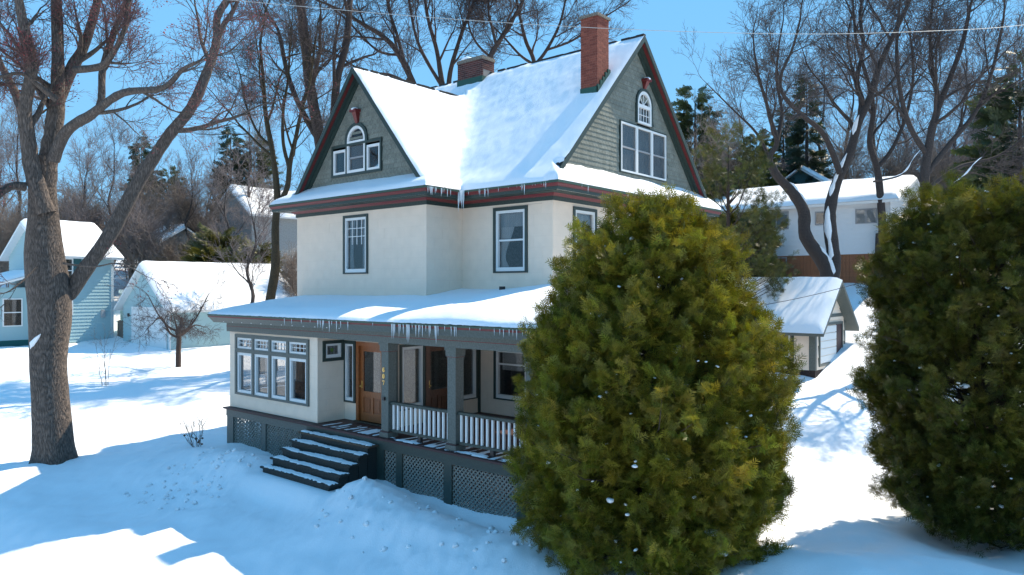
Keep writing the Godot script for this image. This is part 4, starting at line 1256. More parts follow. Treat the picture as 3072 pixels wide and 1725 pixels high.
func build_maple() -> void:
	var Z := 21.3
	var t := thing("maple_tree", "big maple with thick furrowed trunk, a long leaning limb and red buds", "tree", pix(162, 1372, Z))
	var o := {kids = [0, 3, 4, 4], ang = 0.75, len = 0.62, rr = 0.55, wob = 0.24, up = 0.06, tw = 2, limb_len = 0.42}
	var g := Geo.new()
	var tips := []
	# trunk with flutes
	var sp := smooth_path(poly([[166, 1400], [160, 1330], [150, 1200], [143, 1080], [150, 960], [146, 860], [136, 760], [132, 660], [128, 560], [126, 470]], Z), 7)
	var radii := [0.58, 0.52, 0.47, 0.47, 0.54, 0.56, 0.50, 0.40, 0.34, 0.28]
	var k := 26
	for i in sp.size():
		var f := float(i) / (sp.size() - 1) * 9.0
		var r := lerpf(radii[int(minf(f, 8))], radii[int(minf(f, 8)) + 1], f - int(minf(f, 8)))
		for j in k:
			var an := TAU * j / k
			var d := Vector3(cos(an), 0, sin(an))
			var rad := r * (1.0 + 0.05 * sin(an * 5.0 + sp[i].y * 0.7) + 0.05 * nz2.get_noise_3d(d.x * 40.0, sp[i].y * 5.0, d.z * 40.0))
			if i < 6: rad += 0.11 * (1.0 - i / 6.0) * maxf(0, sin(an * 4.0 + 1.0))
			g.v.append(sp[i] + d * rad)
			g.n.append(d)
	for i in sp.size() - 1:
		for j in k:
			var a := i * k + j
			var b := i * k + (j + 1) % k
			for q in [a, b, a + k, b, b + k, a + k]: g.ix.append(q)
	var tr := put(t, "trunk", g.mesh(), M.bark)
	var pth := PackedVector3Array([pix(92, 1052, Z - 0.40), pix(99, 1032, Z - 0.45), pix(110, 1016, Z - 0.50), pix(122, 1002, Z - 0.54)])
	limb_snow(t, pth, 0, 3, 0.09, 0.0)
	g = Geo.new()
	limb(g, tips, poly([[140, 640], [100, 520], [85, 423], [75, 324], [95, 199], [70, 75], [50, -40], [40, -140]], Z - 0.3, -0.15), 0.245, 0.087, 3, o)
	limb(g, tips, poly([[134, 560], [150, 448], [169, 349], [174, 199], [169, 0], [160, -150]], Z, 0.1), 0.286, 0.099, 3, o)
	limb(g, tips, poly([[158, 420], [164, 330], [214, 209], [254, 134], [294, 0], [320, -120]], Z + 0.2, 0.2), 0.231, 0.081, 3, o)
	limb(g, tips, poly([[160, 480], [199, 395], [279, 339], [369, 279], [488, 264], [548, 209], [598, 184]], Z - 0.3, -0.25), 0.170, 0.037, 3, o)
	limb(g, tips, poly([[235, 370], [299, 319], [309, 199], [349, 75], [383, 0], [400, -80]], Z + 0.1, 0.2), 0.129, 0.043, 3, o)
	limb(g, tips, poly([[85, 400], [50, 290], [0, 190], [-60, 60]], Z + 0.3, 0.2), 0.150, 0.062, 3, o)
	limb(g, tips, poly([[225, 210], [300, 200], [335, 165], [372, 90], [385, -10]], Z - 0.2, -0.2), 0.116, 0.043, 3, o)
	limb(g, tips, poly([[170, 300], [120, 260], [60, 220], [-30, 240]], Z - 0.5, -0.3), 0.095, 0.031, 3, o)
	limb(g, tips, poly([[160, 900], [205, 880], [262, 800], [329, 705], [408, 558], [458, 478], [513, 398], [573, 324], [618, 224], [648, 134], [652, 50], [687, -10], [700, -80]], Z + 0.3, 0.06), 0.245, 0.081, 3, o, 0.45)
	limb(g, tips, poly([[646, 140], [668, 80], [700, 30], [722, -20]], Z + 0.8, 0.1), 0.095, 0.050, 2, o)
	limb(g, tips, poly([[75, 560], [30, 560], [-20, 600], [-60, 640]], Z - 0.5, -0.3), 0.136, 0.050, 3, o)
	limb(g, tips, poly([[190, 790], [280, 800], [360, 790], [440, 830]], Z - 0.6, -0.3), 0.034, 0.009, 1, o, 0.3)
	limb(g, tips, poly([[110, 800], [60, 850], [10, 880], [-40, 860]], Z - 0.8, -0.4), 0.034, 0.009, 2, o, 0.2)
	put(t, "branches", g.mesh(), M.bark)
	crown(t, tips, M.twig_red, 0.6, 1.0, 0.6)

func build_fork_tree() -> void:
	var Z := 37.0
	var t := thing("forked_tree", "forked bare tree holding snow in its crotch, behind the shed", "tree", pix(2488, 880, Z))
	var o := {kids = [0, 4, 5, 5], ang = 0.8, len = 0.62, rr = 0.55, wob = 0.25, up = 0.05, tw = 2, limb_len = 0.5}
	var g := Geo.new()
	var tips := []
	var a := limb(g, tips, poly([[2488, 930], [2487, 860], [2473, 794], [2417, 709], [2411, 635], [2377, 578], [2331, 527], [2314, 493]], Z), 0.406, 0.189, -1, o)
	var a2 := limb(g, tips, poly([[2314, 500], [2310, 470], [2331, 425], [2312, 360], [2297, 300], [2275, 227], [2262, 150]], Z), 0.156, 0.049, 3, o, 0.25)
	limb(g, tips, poly([[2331, 425], [2340, 380], [2345, 330], [2330, 240], [2335, 150], [2350, 60]], Z, 0.4), 0.117, 0.035, 3, o, 0.25)
	var b := limb(g, tips, poly([[2488, 880], [2502, 794], [2490, 680], [2493, 612], [2513, 539], [2553, 448], [2575, 368], [2609, 295], [2638, 198], [2677, 113], [2734, -10]], Z), 0.359, 0.084, 3, o, 0.45)
	limb(g, tips, poly([[2580, 360], [2585, 300], [2570, 240], [2590, 140], [2580, 40], [2600, -60]], Z, 0.3), 0.172, 0.049, 3, o, 0.2)
	limb(g, tips, poly([[2520, 520], [2490, 440], [2462, 391], [2400, 340], [2349, 283], [2343, 227], [2377, 147], [2400, 60]], Z - 0.4, -0.3), 0.156, 0.042, 3, o, 0.3)
	limb(g, tips, poly([[2310, 480], [2270, 400], [2200, 330], [2120, 250]], Z + 0.5, 0.3), 0.094, 0.021, 2, o, 0.2)
	put(t, "trunk", g.mesh(), M.bark_dark)
	crown(t, tips, M.twig_dark, 0.7, 1.2)
	var sd := RGT * -0.2 + FWD * -0.2
	limb_snow(t, b, 5, 14, 0.17, 0.1, sd * 0.95)
	limb_snow(t, b, 16, 24, 0.11, 0.08, sd * 0.8)
	limb_snow(t, a, 6, 13, 0.19, 0.15, RGT * 0.18 - FWD * 0.15)
	limb_snow(t, a, 20, 27, 0.15, 0.18, RGT * 0.12)
	limb_snow(t, b, 27, 31, 0.13, 0.12, sd * 0.6)

func big_tree(called: String, label: String, Z: float, limbs: Array, o: Dictionary, bark: Material, tw: Material, s0: float, s1: float, group := "") -> Node3D:
	var f: Array = limbs[0][0][0]
	var base := pix(f[0], f[1], Z)
	var t := thing(called, label, "tree", Vector3(base.x, minf(base.y, snow_y(base.x, -base.z) - 0.1), base.z), group)
	var g := Geo.new()
	var tips := []
	var root := PackedVector3Array([t.position, base])
	if base.y > t.position.y + 0.3: g.tube(root, PackedFloat32Array([limbs[0][1] * 1.3, limbs[0][1]]), 12)
	for l in limbs: limb(g, tips, poly(l[0], Z, l[5] if l.size() > 5 else 0.0), l[1] * 0.62, l[2] * 0.75, l[3], o, l[4] if l.size() > 4 else 0.3)
	put(t, "trunk", g.mesh(), bark)
	crown(t, tips, tw, s0, s1)
	return t
# a random bare tree built at the origin; copies are set out later
func bare_tree(called: String, label: String, category: String, hgt: float, r: float, stems: int, o: Dictionary, lv: int, bark: Material, tw: Material, s0: float, s1: float, group: String) -> Node3D:
	var t := thing(called, label, category, Vector3.ZERO, group)
	var g := Geo.new()
	var tips := []
	for s in stems:
		var lean := Vector3(rr(-1, 1), 0, rr(-1, 1)) * (0.10 if stems == 1 else 0.4)
		var p := PackedVector3Array([Vector3(lean.x * 0.3, -0.5, lean.z * 0.3)])
		var n := 5
		for i in n:
			var f := (i + 1.0) / n
			p.append(Vector3(lean.x * (0.3 + f * hgt * 0.5), hgt * 0.82 * f, lean.z * (0.3 + f * hgt * 0.5)) + Vector3(rr(-1, 1), 0, rr(-1, 1)) * hgt * 0.025)
		limb(g, tips, p, r * (1.0 if stems == 1 else 0.75), r * 0.2, lv, o, o.get("from", 0.3))
	put(t, "trunk", g.mesh(), bark)
	crown(t, tips, tw, s0, s1)
	return t
var started := {}
func plant(proto: Node3D, at: Vector3, turn: float, s: float, sink := 0.15) -> Node3D:
	var o := proto
	if started.has(proto):
		o = proto.duplicate()
		o.name = numbered(started[proto])
		add_child(o)
	else:
		var nm := String(proto.name)
		started[proto] = nm.left(nm.length() - 4) if nm.right(3).is_valid_int() else nm
	o.position = Vector3(at.x, snow_y(at.x, -at.z) - sink, at.z)
	o.rotation.y = turn
	o.scale = Vector3.ONE * s
	return o
func plant_px(proto: Node3D, px_x: float, depth: float, turn: float, s: float) -> Node3D:
	return plant(proto, pix(px_x, 862.5, depth), turn, s)

# ---------------------------------------------------------------- evergreens
var spray_cache := {}
func spray(kind: int) -> Mesh:
	if spray_cache.has(kind): return spray_cache[kind]
	var r2 := RandomNumberGenerator.new()
	r2.seed = 300 + kind
	var g := Geo.new()
	var blade := func(p: Vector3, q: Vector3, w: float) -> void:
		var d := (q - p)
		var sd := d.cross(Vector3(0, 0, 1)).normalized() * w * 0.5
		var m := p.lerp(q, 0.55)
		g.quad(p - sd * 0.4, m - sd, m + sd, p + sd * 0.4)
		g.tri(m - sd, q, m + sd)
	if kind < 3:
		# flat open fan of scale leaves, 30 cm tall, drooping at its tips
		var bend := func(x: float, y: float) -> Vector3: return Vector3(x, y, -0.6 * y * y + 0.5 * absf(x) * (0.4 - y))
		blade.call(Vector3.ZERO, bend.call(0.0, 0.30), 0.016)
		for i in 4:
			var y := 0.03 + 0.058 * i
			for s in [-1.0, 1.0]:
				var l := (0.17 - 0.025 * i) * r2.randf_range(0.7, 1.2)
				var e: Vector3 = bend.call(s * l * r2.randf_range(0.6, 0.85), y + l * 0.7)
				blade.call(bend.call(0, y + r2.randf_range(-0.012, 0.012)), e, 0.019)
				if i < 2: blade.call(bend.call(s * l * 0.36, y + l * 0.34), bend.call(s * l * 0.95, y + l * 0.25), 0.015)
	else:
		# needle branch, 1 m
		blade.call(Vector3.ZERO, Vector3(0, 1.0, -0.08), 0.09)
		for i in 9:
			var y := 0.1 + 0.09 * i
			for s in [-1.0, 1.0]:
				var l := (0.42 - 0.03 * i) * r2.randf_range(0.7, 1.15)
				blade.call(Vector3(0, y, 0), Vector3(s * l * 0.7, y + l * 0.75, r2.randf_range(-0.12, 0.05)), 0.075)
	spray_cache[kind] = g.mesh()
	return spray_cache[kind]
func prof(p: Array, y: float) -> float:
	for i in p.size() - 1:
		if y >= p[i][0] and y <= p[i + 1][0]: return lerpf(p[i][1], p[i + 1][1], (y - p[i][0]) / (p[i + 1][0] - p[i][0]))
	return 0.0
# arborvitae: clumps of flat sprays over an uneven body; profile = [height, radius]
func cedar(t: Node3D, base: Vector3, profile: Array, clumps: int, per: int, sc: float, tint: Color, loose := 0.0) -> void:
	var top: float = profile[profile.size() - 1][0]
	var xs := [[], [], []]
	var cs := [PackedColorArray(), PackedColorArray(), PackedColorArray()]
	var g := Geo.new()
	g.tube(PackedVector3Array([base - Vector3(0, 0.3, 0), base + Vector3(0, top * 0.5, 0), base + Vector3(0, top * 0.95, 0)]), PackedFloat32Array([0.16, 0.1, 0.02]), 8)
	var rmax := 0.0
	for q in profile: rmax = maxf(rmax, q[1])
	var made := 0
	while made < clumps:
		var y: float = lerpf(profile[0][0], top, rng.randf())
		if rng.randf() * rmax > prof(profile, y) + 0.12 * rmax: continue
		made += 1
		var an := rng.randf() * TAU
		var out := Vector3(cos(an), 0, sin(an))
		var lump := 1.0 + 0.5 * nz2.get_noise_3d(out.x * 17.0, y * 10.0, out.z * 17.0) + 0.16 * nz.get_noise_3d(out.x * 9.0, y * 4.0, out.z * 9.0)
		var depth := 1.0 - 0.4 * pow(rng.randf(), 3.0)
		var r := prof(profile, y) * lump * depth
		var c := base + Vector3(0, y, 0) + out * r
		var axis := (out * rr(0.45, 1.0) + Vector3.UP * rr(0.5, 1.1) + rvec() * 0.35).normalized()
		var ln := rr(0.35, 0.8) * (1.0 + loose)
		if made % 3 == 0: g.tube(PackedVector3Array([base + Vector3(0, y * 0.8, 0), base + Vector3(0, y * 0.86, 0) + out * r * 0.5, c, c + axis * ln * 0.8]), PackedFloat32Array([0.03, 0.02, 0.01, 0.004]), 4)
		var hue := rr(0.85, 1.15)
		var yel := rr(0.9, 1.12)
		for k in per:
			var f := rng.randf()
			var wide := (0.05 + 0.13 * (1.0 - f)) * (1.0 + loose)
			var sd := rvec()
			sd = (sd - axis * sd.dot(axis)).normalized()
			var p := c + axis * ln * f + sd * wide * rng.randf()
			var dir := (axis * (0.35 + 0.7 * f) + sd * (1.0 - 0.55 * f) + Vector3.UP * rr(-0.15, 0.35)).normalized()
			var kk := rng.randi() % 3
			xs[kk].append(Transform3D(basis_to(dir, rng.randf() * TAU, sc * rr(0.5, 0.9)), p))
			var v := hue * rr(0.5, 1.5)
			cs[kk].append(Color(tint.r * v * yel * rr(0.85, 1.2), tint.g * v, tint.b * v * rr(0.7, 1.1)))
	put(t, "trunk", g.mesh(), M.bark_red)
	for k in 3: multi(t, "crown", spray(k), M.leaf, xs[k], cs[k])
func conifer(called: String, label: String, hgt: float, rad: float, n: int, tint: Color, group: String, droop := -0.15, bare := 0.12, pw := 1.0) -> Node3D:
	var t := thing(called, label, "tree", Vector3.ZERO, group)
	var g := Geo.new()
	g.tube(PackedVector3Array([Vector3(0, -0.5, 0), Vector3(0, hgt * 0.5, 0), Vector3(0, hgt * 0.98, 0)]), PackedFloat32Array([hgt * 0.018, hgt * 0.011, 0.01]), 7)
	var xs := []
	var cs := PackedColorArray()
	for i in n:
		var f := pow(rng.randf(), 0.75)
		var y := hgt * (bare + (1.0 - bare) * (1.0 - f))
		var r := rad * pow(f, pw) * rr(0.65, 1.1)
		var an := rng.randf() * TAU
		var out := Vector3(cos(an), 0, sin(an))
		var steps := int(ceil(r / 0.55))
		for k in steps:
			var q := (k + rng.randf()) / steps
			var dir := (out + Vector3.UP * (droop + rr(-0.2, 0.25)) + rvec() * 0.35).normalized()
			xs.append(Transform3D(basis_to(dir, rr(-0.6, 0.6), rr(0.7, 1.2)), Vector3(0, y + droop * r * q, 0) + out * r * q * 0.85))
			var v := rr(0.6, 1.3)
			cs.append(Color(tint.r * v, tint.g * v, tint.b * v))
	put(t, "trunk", g.mesh(), M.bark_dark)
	multi(t, "crown", spray(3), M.leaf, xs, cs)
	return t

# ---------------------------------------------------------------- neighbours
func lap_wall(parent: Node3D, called: String, m: Material, T: Transform3D, a0: float, a1: float, y0: float, y1: float, lap: float, top = null) -> void:
	# lapped boards; top(y) gives [a0, a1] for gable ends
	var g := Geo.new()
	var y := y0
	while y < y1 - 0.01:
		var ye := minf(y + lap, y1)
		var q0 := a0; var q1 := a1; var p0 := a0; var p1 := a1
		if top != null:
			var ra: Array = top.call(y)
			var rb: Array = top.call(ye)
			q0 = ra[0]; q1 = ra[1]; p0 = rb[0]; p1 = rb[1]
		g.quad(Vector3(q0, y, 0.035), Vector3(p0, ye, 0.002), Vector3(p1, ye, 0.002), Vector3(q1, y, 0.035))
		g.quad(Vector3(q0, y, 0.0), Vector3(q0, y, 0.035), Vector3(q1, y, 0.035), Vector3(q1, y, 0.0))
		y += lap
	put(parent, called, g.mesh(), m, T)
func roof_slab(parent: Node3D, called: String, m: Material, a: Vector3, b: Vector3, c: Vector3, d: Vector3, thick: float) -> void:
	# sloped slab: a,b along the eave, c,d along the ridge
	var g := Geo.new()
	var k := Vector3(0, -thick, 0)
	g.quad(a, d, c, b)
	g.quad(a + k, b + k, c + k, d + k)
	g.quad(a, b, b + k, a + k)
	g.quad(b, c, c + k, b + k)
	g.quad(d, a, a + k, d + k)
	put(parent, called, g.mesh(), m)
# snow lying on a sloped roof plane, with rounded edges: eave from a to b, ridge from d to c
func roof_snow(parent: Node3D, a: Vector3, b: Vector3, c: Vector3, d: Vector3, thick: float, over := 0.08, rough := 0.25) -> void:
	var g := Geo.new()
	var nx := maxi(6, int(a.distance_to(b) / 0.22))
	var ny := maxi(6, int(a.distance_to(d) / 0.22))
	var down := (a - d).normalized()
	for j in ny + 1:
		for i in nx + 1:
			var s := float(i) / nx
			var t := float(j) / ny
			var p := a.lerp(b, s).lerp(d.lerp(c, s), t)
			var e := minf(minf(s, 1.0 - s) * a.distance_to(b), t * a.distance_to(d))
			var th := thick * (0.1 + 0.9 * sqrt(clampf(e / 0.35, 0, 1))) * (1.0 + rough * nz.get_noise_3d(p.x * 3.0, p.y * 3.0, p.z * 3.0))
			g.v.append(p + Vector3.UP * th + down * over * (1.0 - t))
	g.n.resize(g.v.size())
	for j in ny + 1:
		for i in nx + 1:
			var x0 := g.v[j * (nx + 1) + maxi(i - 1, 0)]
			var x1 := g.v[j * (nx + 1) + mini(i + 1, nx)]
			var y0 := g.v[maxi(j - 1, 0) * (nx + 1) + i]
			var y1 := g.v[mini(j + 1, ny) * (nx + 1) + i]
			var n := (x1 - x0).cross(y1 - y0).normalized()
			g.n[j * (nx + 1) + i] = n if n.y > 0 else -n
	for j in ny:
		for i in nx:
			var q := j * (nx + 1) + i
			for k in [q, q + nx + 1, q + 1, q + 1, q + nx + 1, q + nx + 2]: g.ix.append(k)
	put(parent, "snow_cover", g.mesh(), M.snow_roof)
# a plain gabled house. ridge "u" or "v"; u0..u1, v0..v1 wall box; eaves at ye, ridge at yr
func gabled(t: Node3D, ridge: String, u0: float, u1: float, v0: float, v1: float, y0: float, ye: float, yr: float, over: float, siding: Material, lap: float, trim: Material, snow: float) -> void:
	bx(t, "wall", siding, Transform3D.IDENTITY, W(u0 + 0.02, y0 - 1.0, v1 - 0.02), W(u1 - 0.02, ye, v0 + 0.02))
	lap_wall(t, "siding", siding, face_v(v0), u0, u1, y0, ye, lap)
	lap_wall(t, "siding", siding, face_u(u1), v0, v1, y0, ye, lap)
	if ridge == "v":
		var c := (u0 + u1) / 2
		var k := (u1 - u0) / 2 / (yr - ye)
		lap_wall(t, "gable_siding", siding, face_v(v0), u0, u1, ye, yr, lap, func(y: float) -> Array: return [u0 + (y - ye) * k, u1 - (y - ye) * k])
		var dy := over / k
		for s in [-1.0, 1.0]:
			var ue: float = c + s * ((u1 - u0) / 2 + over)
			var a := W(ue, ye - dy, v0 - over)
			var b := W(ue, ye - dy, v1 + over)
			var cc := W(c, yr, v1 + over)
			var d := W(c, yr, v0 - over)
			roof_slab(t, "roof", trim, a, b, cc, d, 0.16)
			roof_snow(t, a, b, cc, d, snow)
	else:
		var c := (v0 + v1) / 2
		var k := (v1 - v0) / 2 / (yr - ye)
		lap_wall(t, "gable_siding", siding, face_u(u1), v0, v1, ye, yr, lap, func(y: float) -> Array: return [v0 + (y - ye) * k, v1 - (y - ye) * k])
		var dy := over / k
		for s in [-1.0, 1.0]:
			var ve: float = c + s * ((v1 - v0) / 2 + over)
			var a := W(u0 - over, ye - dy, ve)
			var b := W(u1 + over, ye - dy, ve)
			var cc := W(u1 + over, yr, c)
			var d := W(u0 - over, yr, c)
			roof_slab(t, "roof", trim, a, b, cc, d, 0.16)
			roof_snow(t, a, b, cc, d, snow)
func simple_window(t: Node3D, T: Transform3D, a0: float, a1: float, y0: float, y1: float, fm: Material, split := "h", blind := 0.0) -> void:
	var w := holder(t, "window", T * Vector3((a0 + a1) / 2, y0, 0))
	var g := Geo.new()
	ring(g, a0, a1, y0, y1, 0.07, -0.01, 0.075)
	put(w, "frame", g.mesh(), fm, T)
	bx(w, "unlit_room_panel", M.room, T, Vector3(a0 + 0.06, y0 + 0.06, 0.0), Vector3(a1 - 0.06, y1 - 0.06, 0.037))  # dark sheet right behind the glass, its colour standing in for the unlit room
	bx(w, "pane", M.glass, T, Vector3(a0 + 0.06, y0 + 0.06, 0.060), Vector3(a1 - 0.06, y1 - 0.06, 0.064))
	if split == "h": bx(w, "sash_rail", fm, T, Vector3(a0 + 0.07, (y0 + y1) / 2 - 0.03, 0.05), Vector3(a1 - 0.07, (y0 + y1) / 2 + 0.03, 0.072))
	if split == "v": bx(w, "sash_rail", fm, T, Vector3((a0 + a1) / 2 - 0.03, y0 + 0.07, 0.05), Vector3((a0 + a1) / 2 + 0.03, y1 - 0.07, 0.072))
	if blind > 0.0: bx(w, "curtain", M.curtain, T, Vector3(a0 + 0.07, lerpf(y1, y0, blind), 0.042), Vector3(a1 - 0.07, y1 - 0.06, 0.048))
func build_neighbours() -> void:
	# ---- garage
	var t := thing("garage", "pale blue clapboard garage with white door and a thick snow roof", "garage", W(-26.0, 1.2, 9.0))
	gabled(t, "v", -29.6, -22.9, 6.4, 15.3, 1.0, 3.95, 6.45, 0.45, M.blue_siding, 0.22, M.white, 0.28)
	var T := face_v(6.4)
	var d := holder(t, "garage_door", W(-25.5, 1.3, 6.4))
	var g := Geo.new()
	ring(g, -28.2, -23.3, 1.2, 3.75, 0.16, 0.0, 0.08, 0.02)
	put(d, "frame", g.mesh(), M.white, T)
	for k in 4: bx(d, "panel", M.white, T, Vector3(-28.04, 1.25 + 0.585 * k, 0.0), Vector3(-23.46, 1.815 + 0.585 * k, 0.05))
	bx(t, "corner_board", M.white, T, Vector3(-23.05, 1.0, 0.0), Vector3(-22.86, 3.95, 0.06))
	bx(t, "wall_lamp", M.black, T, Vector3(-28.75, 3.1, 0.0), Vector3(-28.6, 3.3, 0.12))
	bx(t, "outlet", M.white, face_u(-22.9), Vector3(11.6, 1.5, 0.0), Vector3(11.85, 1.75, 0.06))
	# ---- blue house
	t = thing("house", "pale blue clapboard house with teal foundation beside the garage", "house", W(-36, 1.0, 6))
	gabled(t, "v", -39.0, -31.0, 2.5, 6.3, 1.2, 7.3, 9.4, 0.5, M.blue_siding, 0.22, M.white, 0.25)
	bx(t, "wing", M.blue_siding, Transform3D.IDENTITY, W(-31.6, 0.9, 9.5), W(-29.6, 4.6, 7.0))
	bx(t, "wing_roof", M.snow, Transform3D.IDENTITY, W(-31.6, 4.6, 9.6), W(-29.5, 4.85, 6.9))
	bx(t, "foundation", M.teal, Transform3D.IDENTITY, W(-39.0, 0.0, 6.2), W(-30.97, 1.45, 2.47))
	bx(t, "corner_board", M.pale_siding, face_u(-31.0), Vector3(6.15, 1.2, 0.0), Vector3(6.32, 7.2, 0.05))
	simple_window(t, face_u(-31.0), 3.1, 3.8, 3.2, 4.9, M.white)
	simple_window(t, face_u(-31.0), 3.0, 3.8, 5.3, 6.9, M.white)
	bx(t, "shutter", M.teal_siding, face_u(-31.0), Vector3(3.85, 5.25, 0.0), Vector3(4.3, 6.95, 0.06))
	bx(t, "meter_box", M.metal, face_u(-31.0), Vector3(5.5, 3.0, 0.0), Vector3(5.75, 3.5, 0.15))
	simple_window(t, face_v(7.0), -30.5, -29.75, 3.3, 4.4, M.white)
	bx(t, "air_conditioner", M.metal, face_v(7.0), Vector3(-30.95, 4.0, 0.0), Vector3(-30.2, 4.5, 0.3))
	# projecting front room of that house
	bx(t, "front_room", M.pale_siding, Transform3D.IDENTITY, W(-38.0, 1.6, 2.5), W(-32.9, 5.0, -0.6))
	lap_wall(t, "siding", M.blue_siding, face_v(-0.6), -38.0, -32.9, 1.6, 5.0, 0.22)
	lap_wall(t, "siding", M.blue_siding, face_u(-32.9), -0.6, 2.5, 1.6, 5.0, 0.22)
	bx(t, "foundation", M.teal, Transform3D.IDENTITY, W(-38.0, 0.0, 2.5), W(-32.86, 1.62, -0.64))
	roof_slab(t, "front_room_roof", M.white, W(-38.3, 4.95, -1.0), W(-32.5, 4.95, -1.0), W(-32.5, 6.0, 2.5), W(-38.3, 6.0, 2.5), 0.15)
	roof_snow(t, W(-38.3, 4.95, -1.0), W(-32.5, 4.95, -1.0), W(-32.5, 6.0, 2.5), W(-38.3, 6.0, 2.5), 0.25)
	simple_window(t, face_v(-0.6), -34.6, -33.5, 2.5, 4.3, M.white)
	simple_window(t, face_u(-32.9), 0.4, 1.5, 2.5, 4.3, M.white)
	# ---- gate between house and garage
	t = thing("garden_gate", "weathered board gate between the blue house and the garage", "gate", W(-30.0, 1.2, 6.6))
	for k in 6: bx(t, "board", M.fence_wood, face_v(6.6), Vector3(-31.0 + 0.25 * k, 0.8, 0.0), Vector3(-30.77 + 0.25 * k, 2.75 + 0.04 * (k % 2), 0.03))
	bx(t, "rail", M.fence_wood, face_v(6.6), Vector3(-31.0, 2.3, -0.05), Vector3(-29.6, 2.42, 0.0))
	# ---- shed with roller door
	t = thing("shed", "small cream shed with dark trim, snowy roof and a pale door", "shed", W(9.0, 1.2, 18.4))
	gabled(t, "u", 5.6, 12.08, 16.35, 20.45, 1.6, 3.60, 5.30, 0.5, M.cream[2], 0.5, M.grey_green, 0.16)
	bx(t, "base_wall", M.brown_base, Transform3D.IDENTITY, W(5.58, 0.0, 20.47), W(12.10, 1.62, 16.33))
	T = face_u(12.08)
	bx(t, "corner_board", M.grey_green, T, Vector3(16.33, 1.6, 0.0), Vector3(16.48, 3.6, 0.045))
	bx(t, "corner_board", M.grey_green, face_v(16.35), Vector3(11.86, 1.6, 0.0), Vector3(12.12, 3.6, 0.045))
	bx(t, "corner_board", M.grey_green, T, Vector3(20.33, 1.6, 0.0), Vector3(20.47, 3.6, 0.04))
	bx(t, "gable_board", M.grey_green, T, Vector3(16.7, 3.72, 0.0), Vector3(20.4, 3.86, 0.04))
	d = holder(t, "garage_door", W(12.1, 1.7, 18.2))
	g = Geo.new()
	ring(g, 16.75, 20.0, 1.72, 3.5, 0.10, 0.0, 0.08)
	put(d, "frame", g.mesh(), M.grey_green, T)
	for k in 5: bx(d, "panel", M.white, T, Vector3(16.85, 1.84 + 0.31 * k, 0.0), Vector3(19.1, 2.12 + 0.31 * k, 0.05))
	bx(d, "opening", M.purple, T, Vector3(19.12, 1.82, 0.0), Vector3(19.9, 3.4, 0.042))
	bx(t, "flood_lamp", M.black, T, Vector3(17.9, 4.25, 0.0), Vector3(18.0, 4.35, 0.25))
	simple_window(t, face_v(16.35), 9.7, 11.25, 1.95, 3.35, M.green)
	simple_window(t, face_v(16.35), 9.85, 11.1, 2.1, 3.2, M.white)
	# ---- white house on the slope
	t = thing("house", "white house with brown board basement and long snowy roof on the slope", "house", W(8, 5.4, 33))
	gabled(t, "u", 0.5, 11.7, 30.5, 38.5, 6.9, 10.1, 11.5, 0.6, M.white_siding, 0.3, M.white, 0.3)
	bx(t, "basement", M.brown_boards, Transform3D.IDENTITY, W(0.55, 3.0, 38.4), W(11.65, 6.92, 30.46))
	var x := 0.6
	while x < 11.5:
		bx(t, "basement_board", M.brown_boards, face_v(30.46), Vector3(x, 4.8, 0.0), Vector3(x + 0.185, 6.9, 0.025))
		x += 0.2
	T = face_v(30.5)
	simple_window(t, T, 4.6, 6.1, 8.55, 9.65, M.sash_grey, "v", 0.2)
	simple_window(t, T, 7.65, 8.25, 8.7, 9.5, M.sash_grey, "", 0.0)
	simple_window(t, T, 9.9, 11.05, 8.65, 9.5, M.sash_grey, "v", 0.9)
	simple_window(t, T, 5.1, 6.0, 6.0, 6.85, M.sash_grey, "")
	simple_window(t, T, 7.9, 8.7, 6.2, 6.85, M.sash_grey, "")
	# ---- teal gabled house behind it
	t = thing("house", "teal gabled house rising behind the white house", "house", W(2, 8, 46))
	gabled(t, "v", -1.8, 6.4, 44.0, 53.0, 8.0, 11.6, 14.4, 0.4, M.teal_siding, 0.25, M.white, 0.3)
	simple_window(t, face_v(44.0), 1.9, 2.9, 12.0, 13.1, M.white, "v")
	t = thing("house", "far grey house under a broad snow roof behind the evergreen", "house", W(-6, 9, 52))
	gabled(t, "u", -13.0, 0.0, 50.0, 58.0, 8.0, 13.4, 17.0, 0.5, M.grey_wall, 0.25, M.white, 0.3)
	# ---- far houses beyond the garage
	t = thing("house", "far grey-green house with two humped snow roofs beyond the hedge", "house", W(-49, 8, 28))
	gabled(t, "u", -56.0, -42.0, 25.0, 33.0, 6.0, 12.4, 14.6, 0.6, M.grey_wall, 0.25, M.white, 0.35)
	gabled(t, "v", -47.5, -41.0, 22.5, 29.0, 6.0, 12.2, 14.6, 0.5, M.grey_wall, 0.25, M.white, 0.35)
	t = thing("house", "far low house with small snow roof among brush", "house", W(-43, 6, 16))
	gabled(t, "u", -45.5, -41.5, 14.5, 18.0, 5.0, 9.2, 10.3, 0.5, M.grey_wall, 0.25, M.white, 0.3)

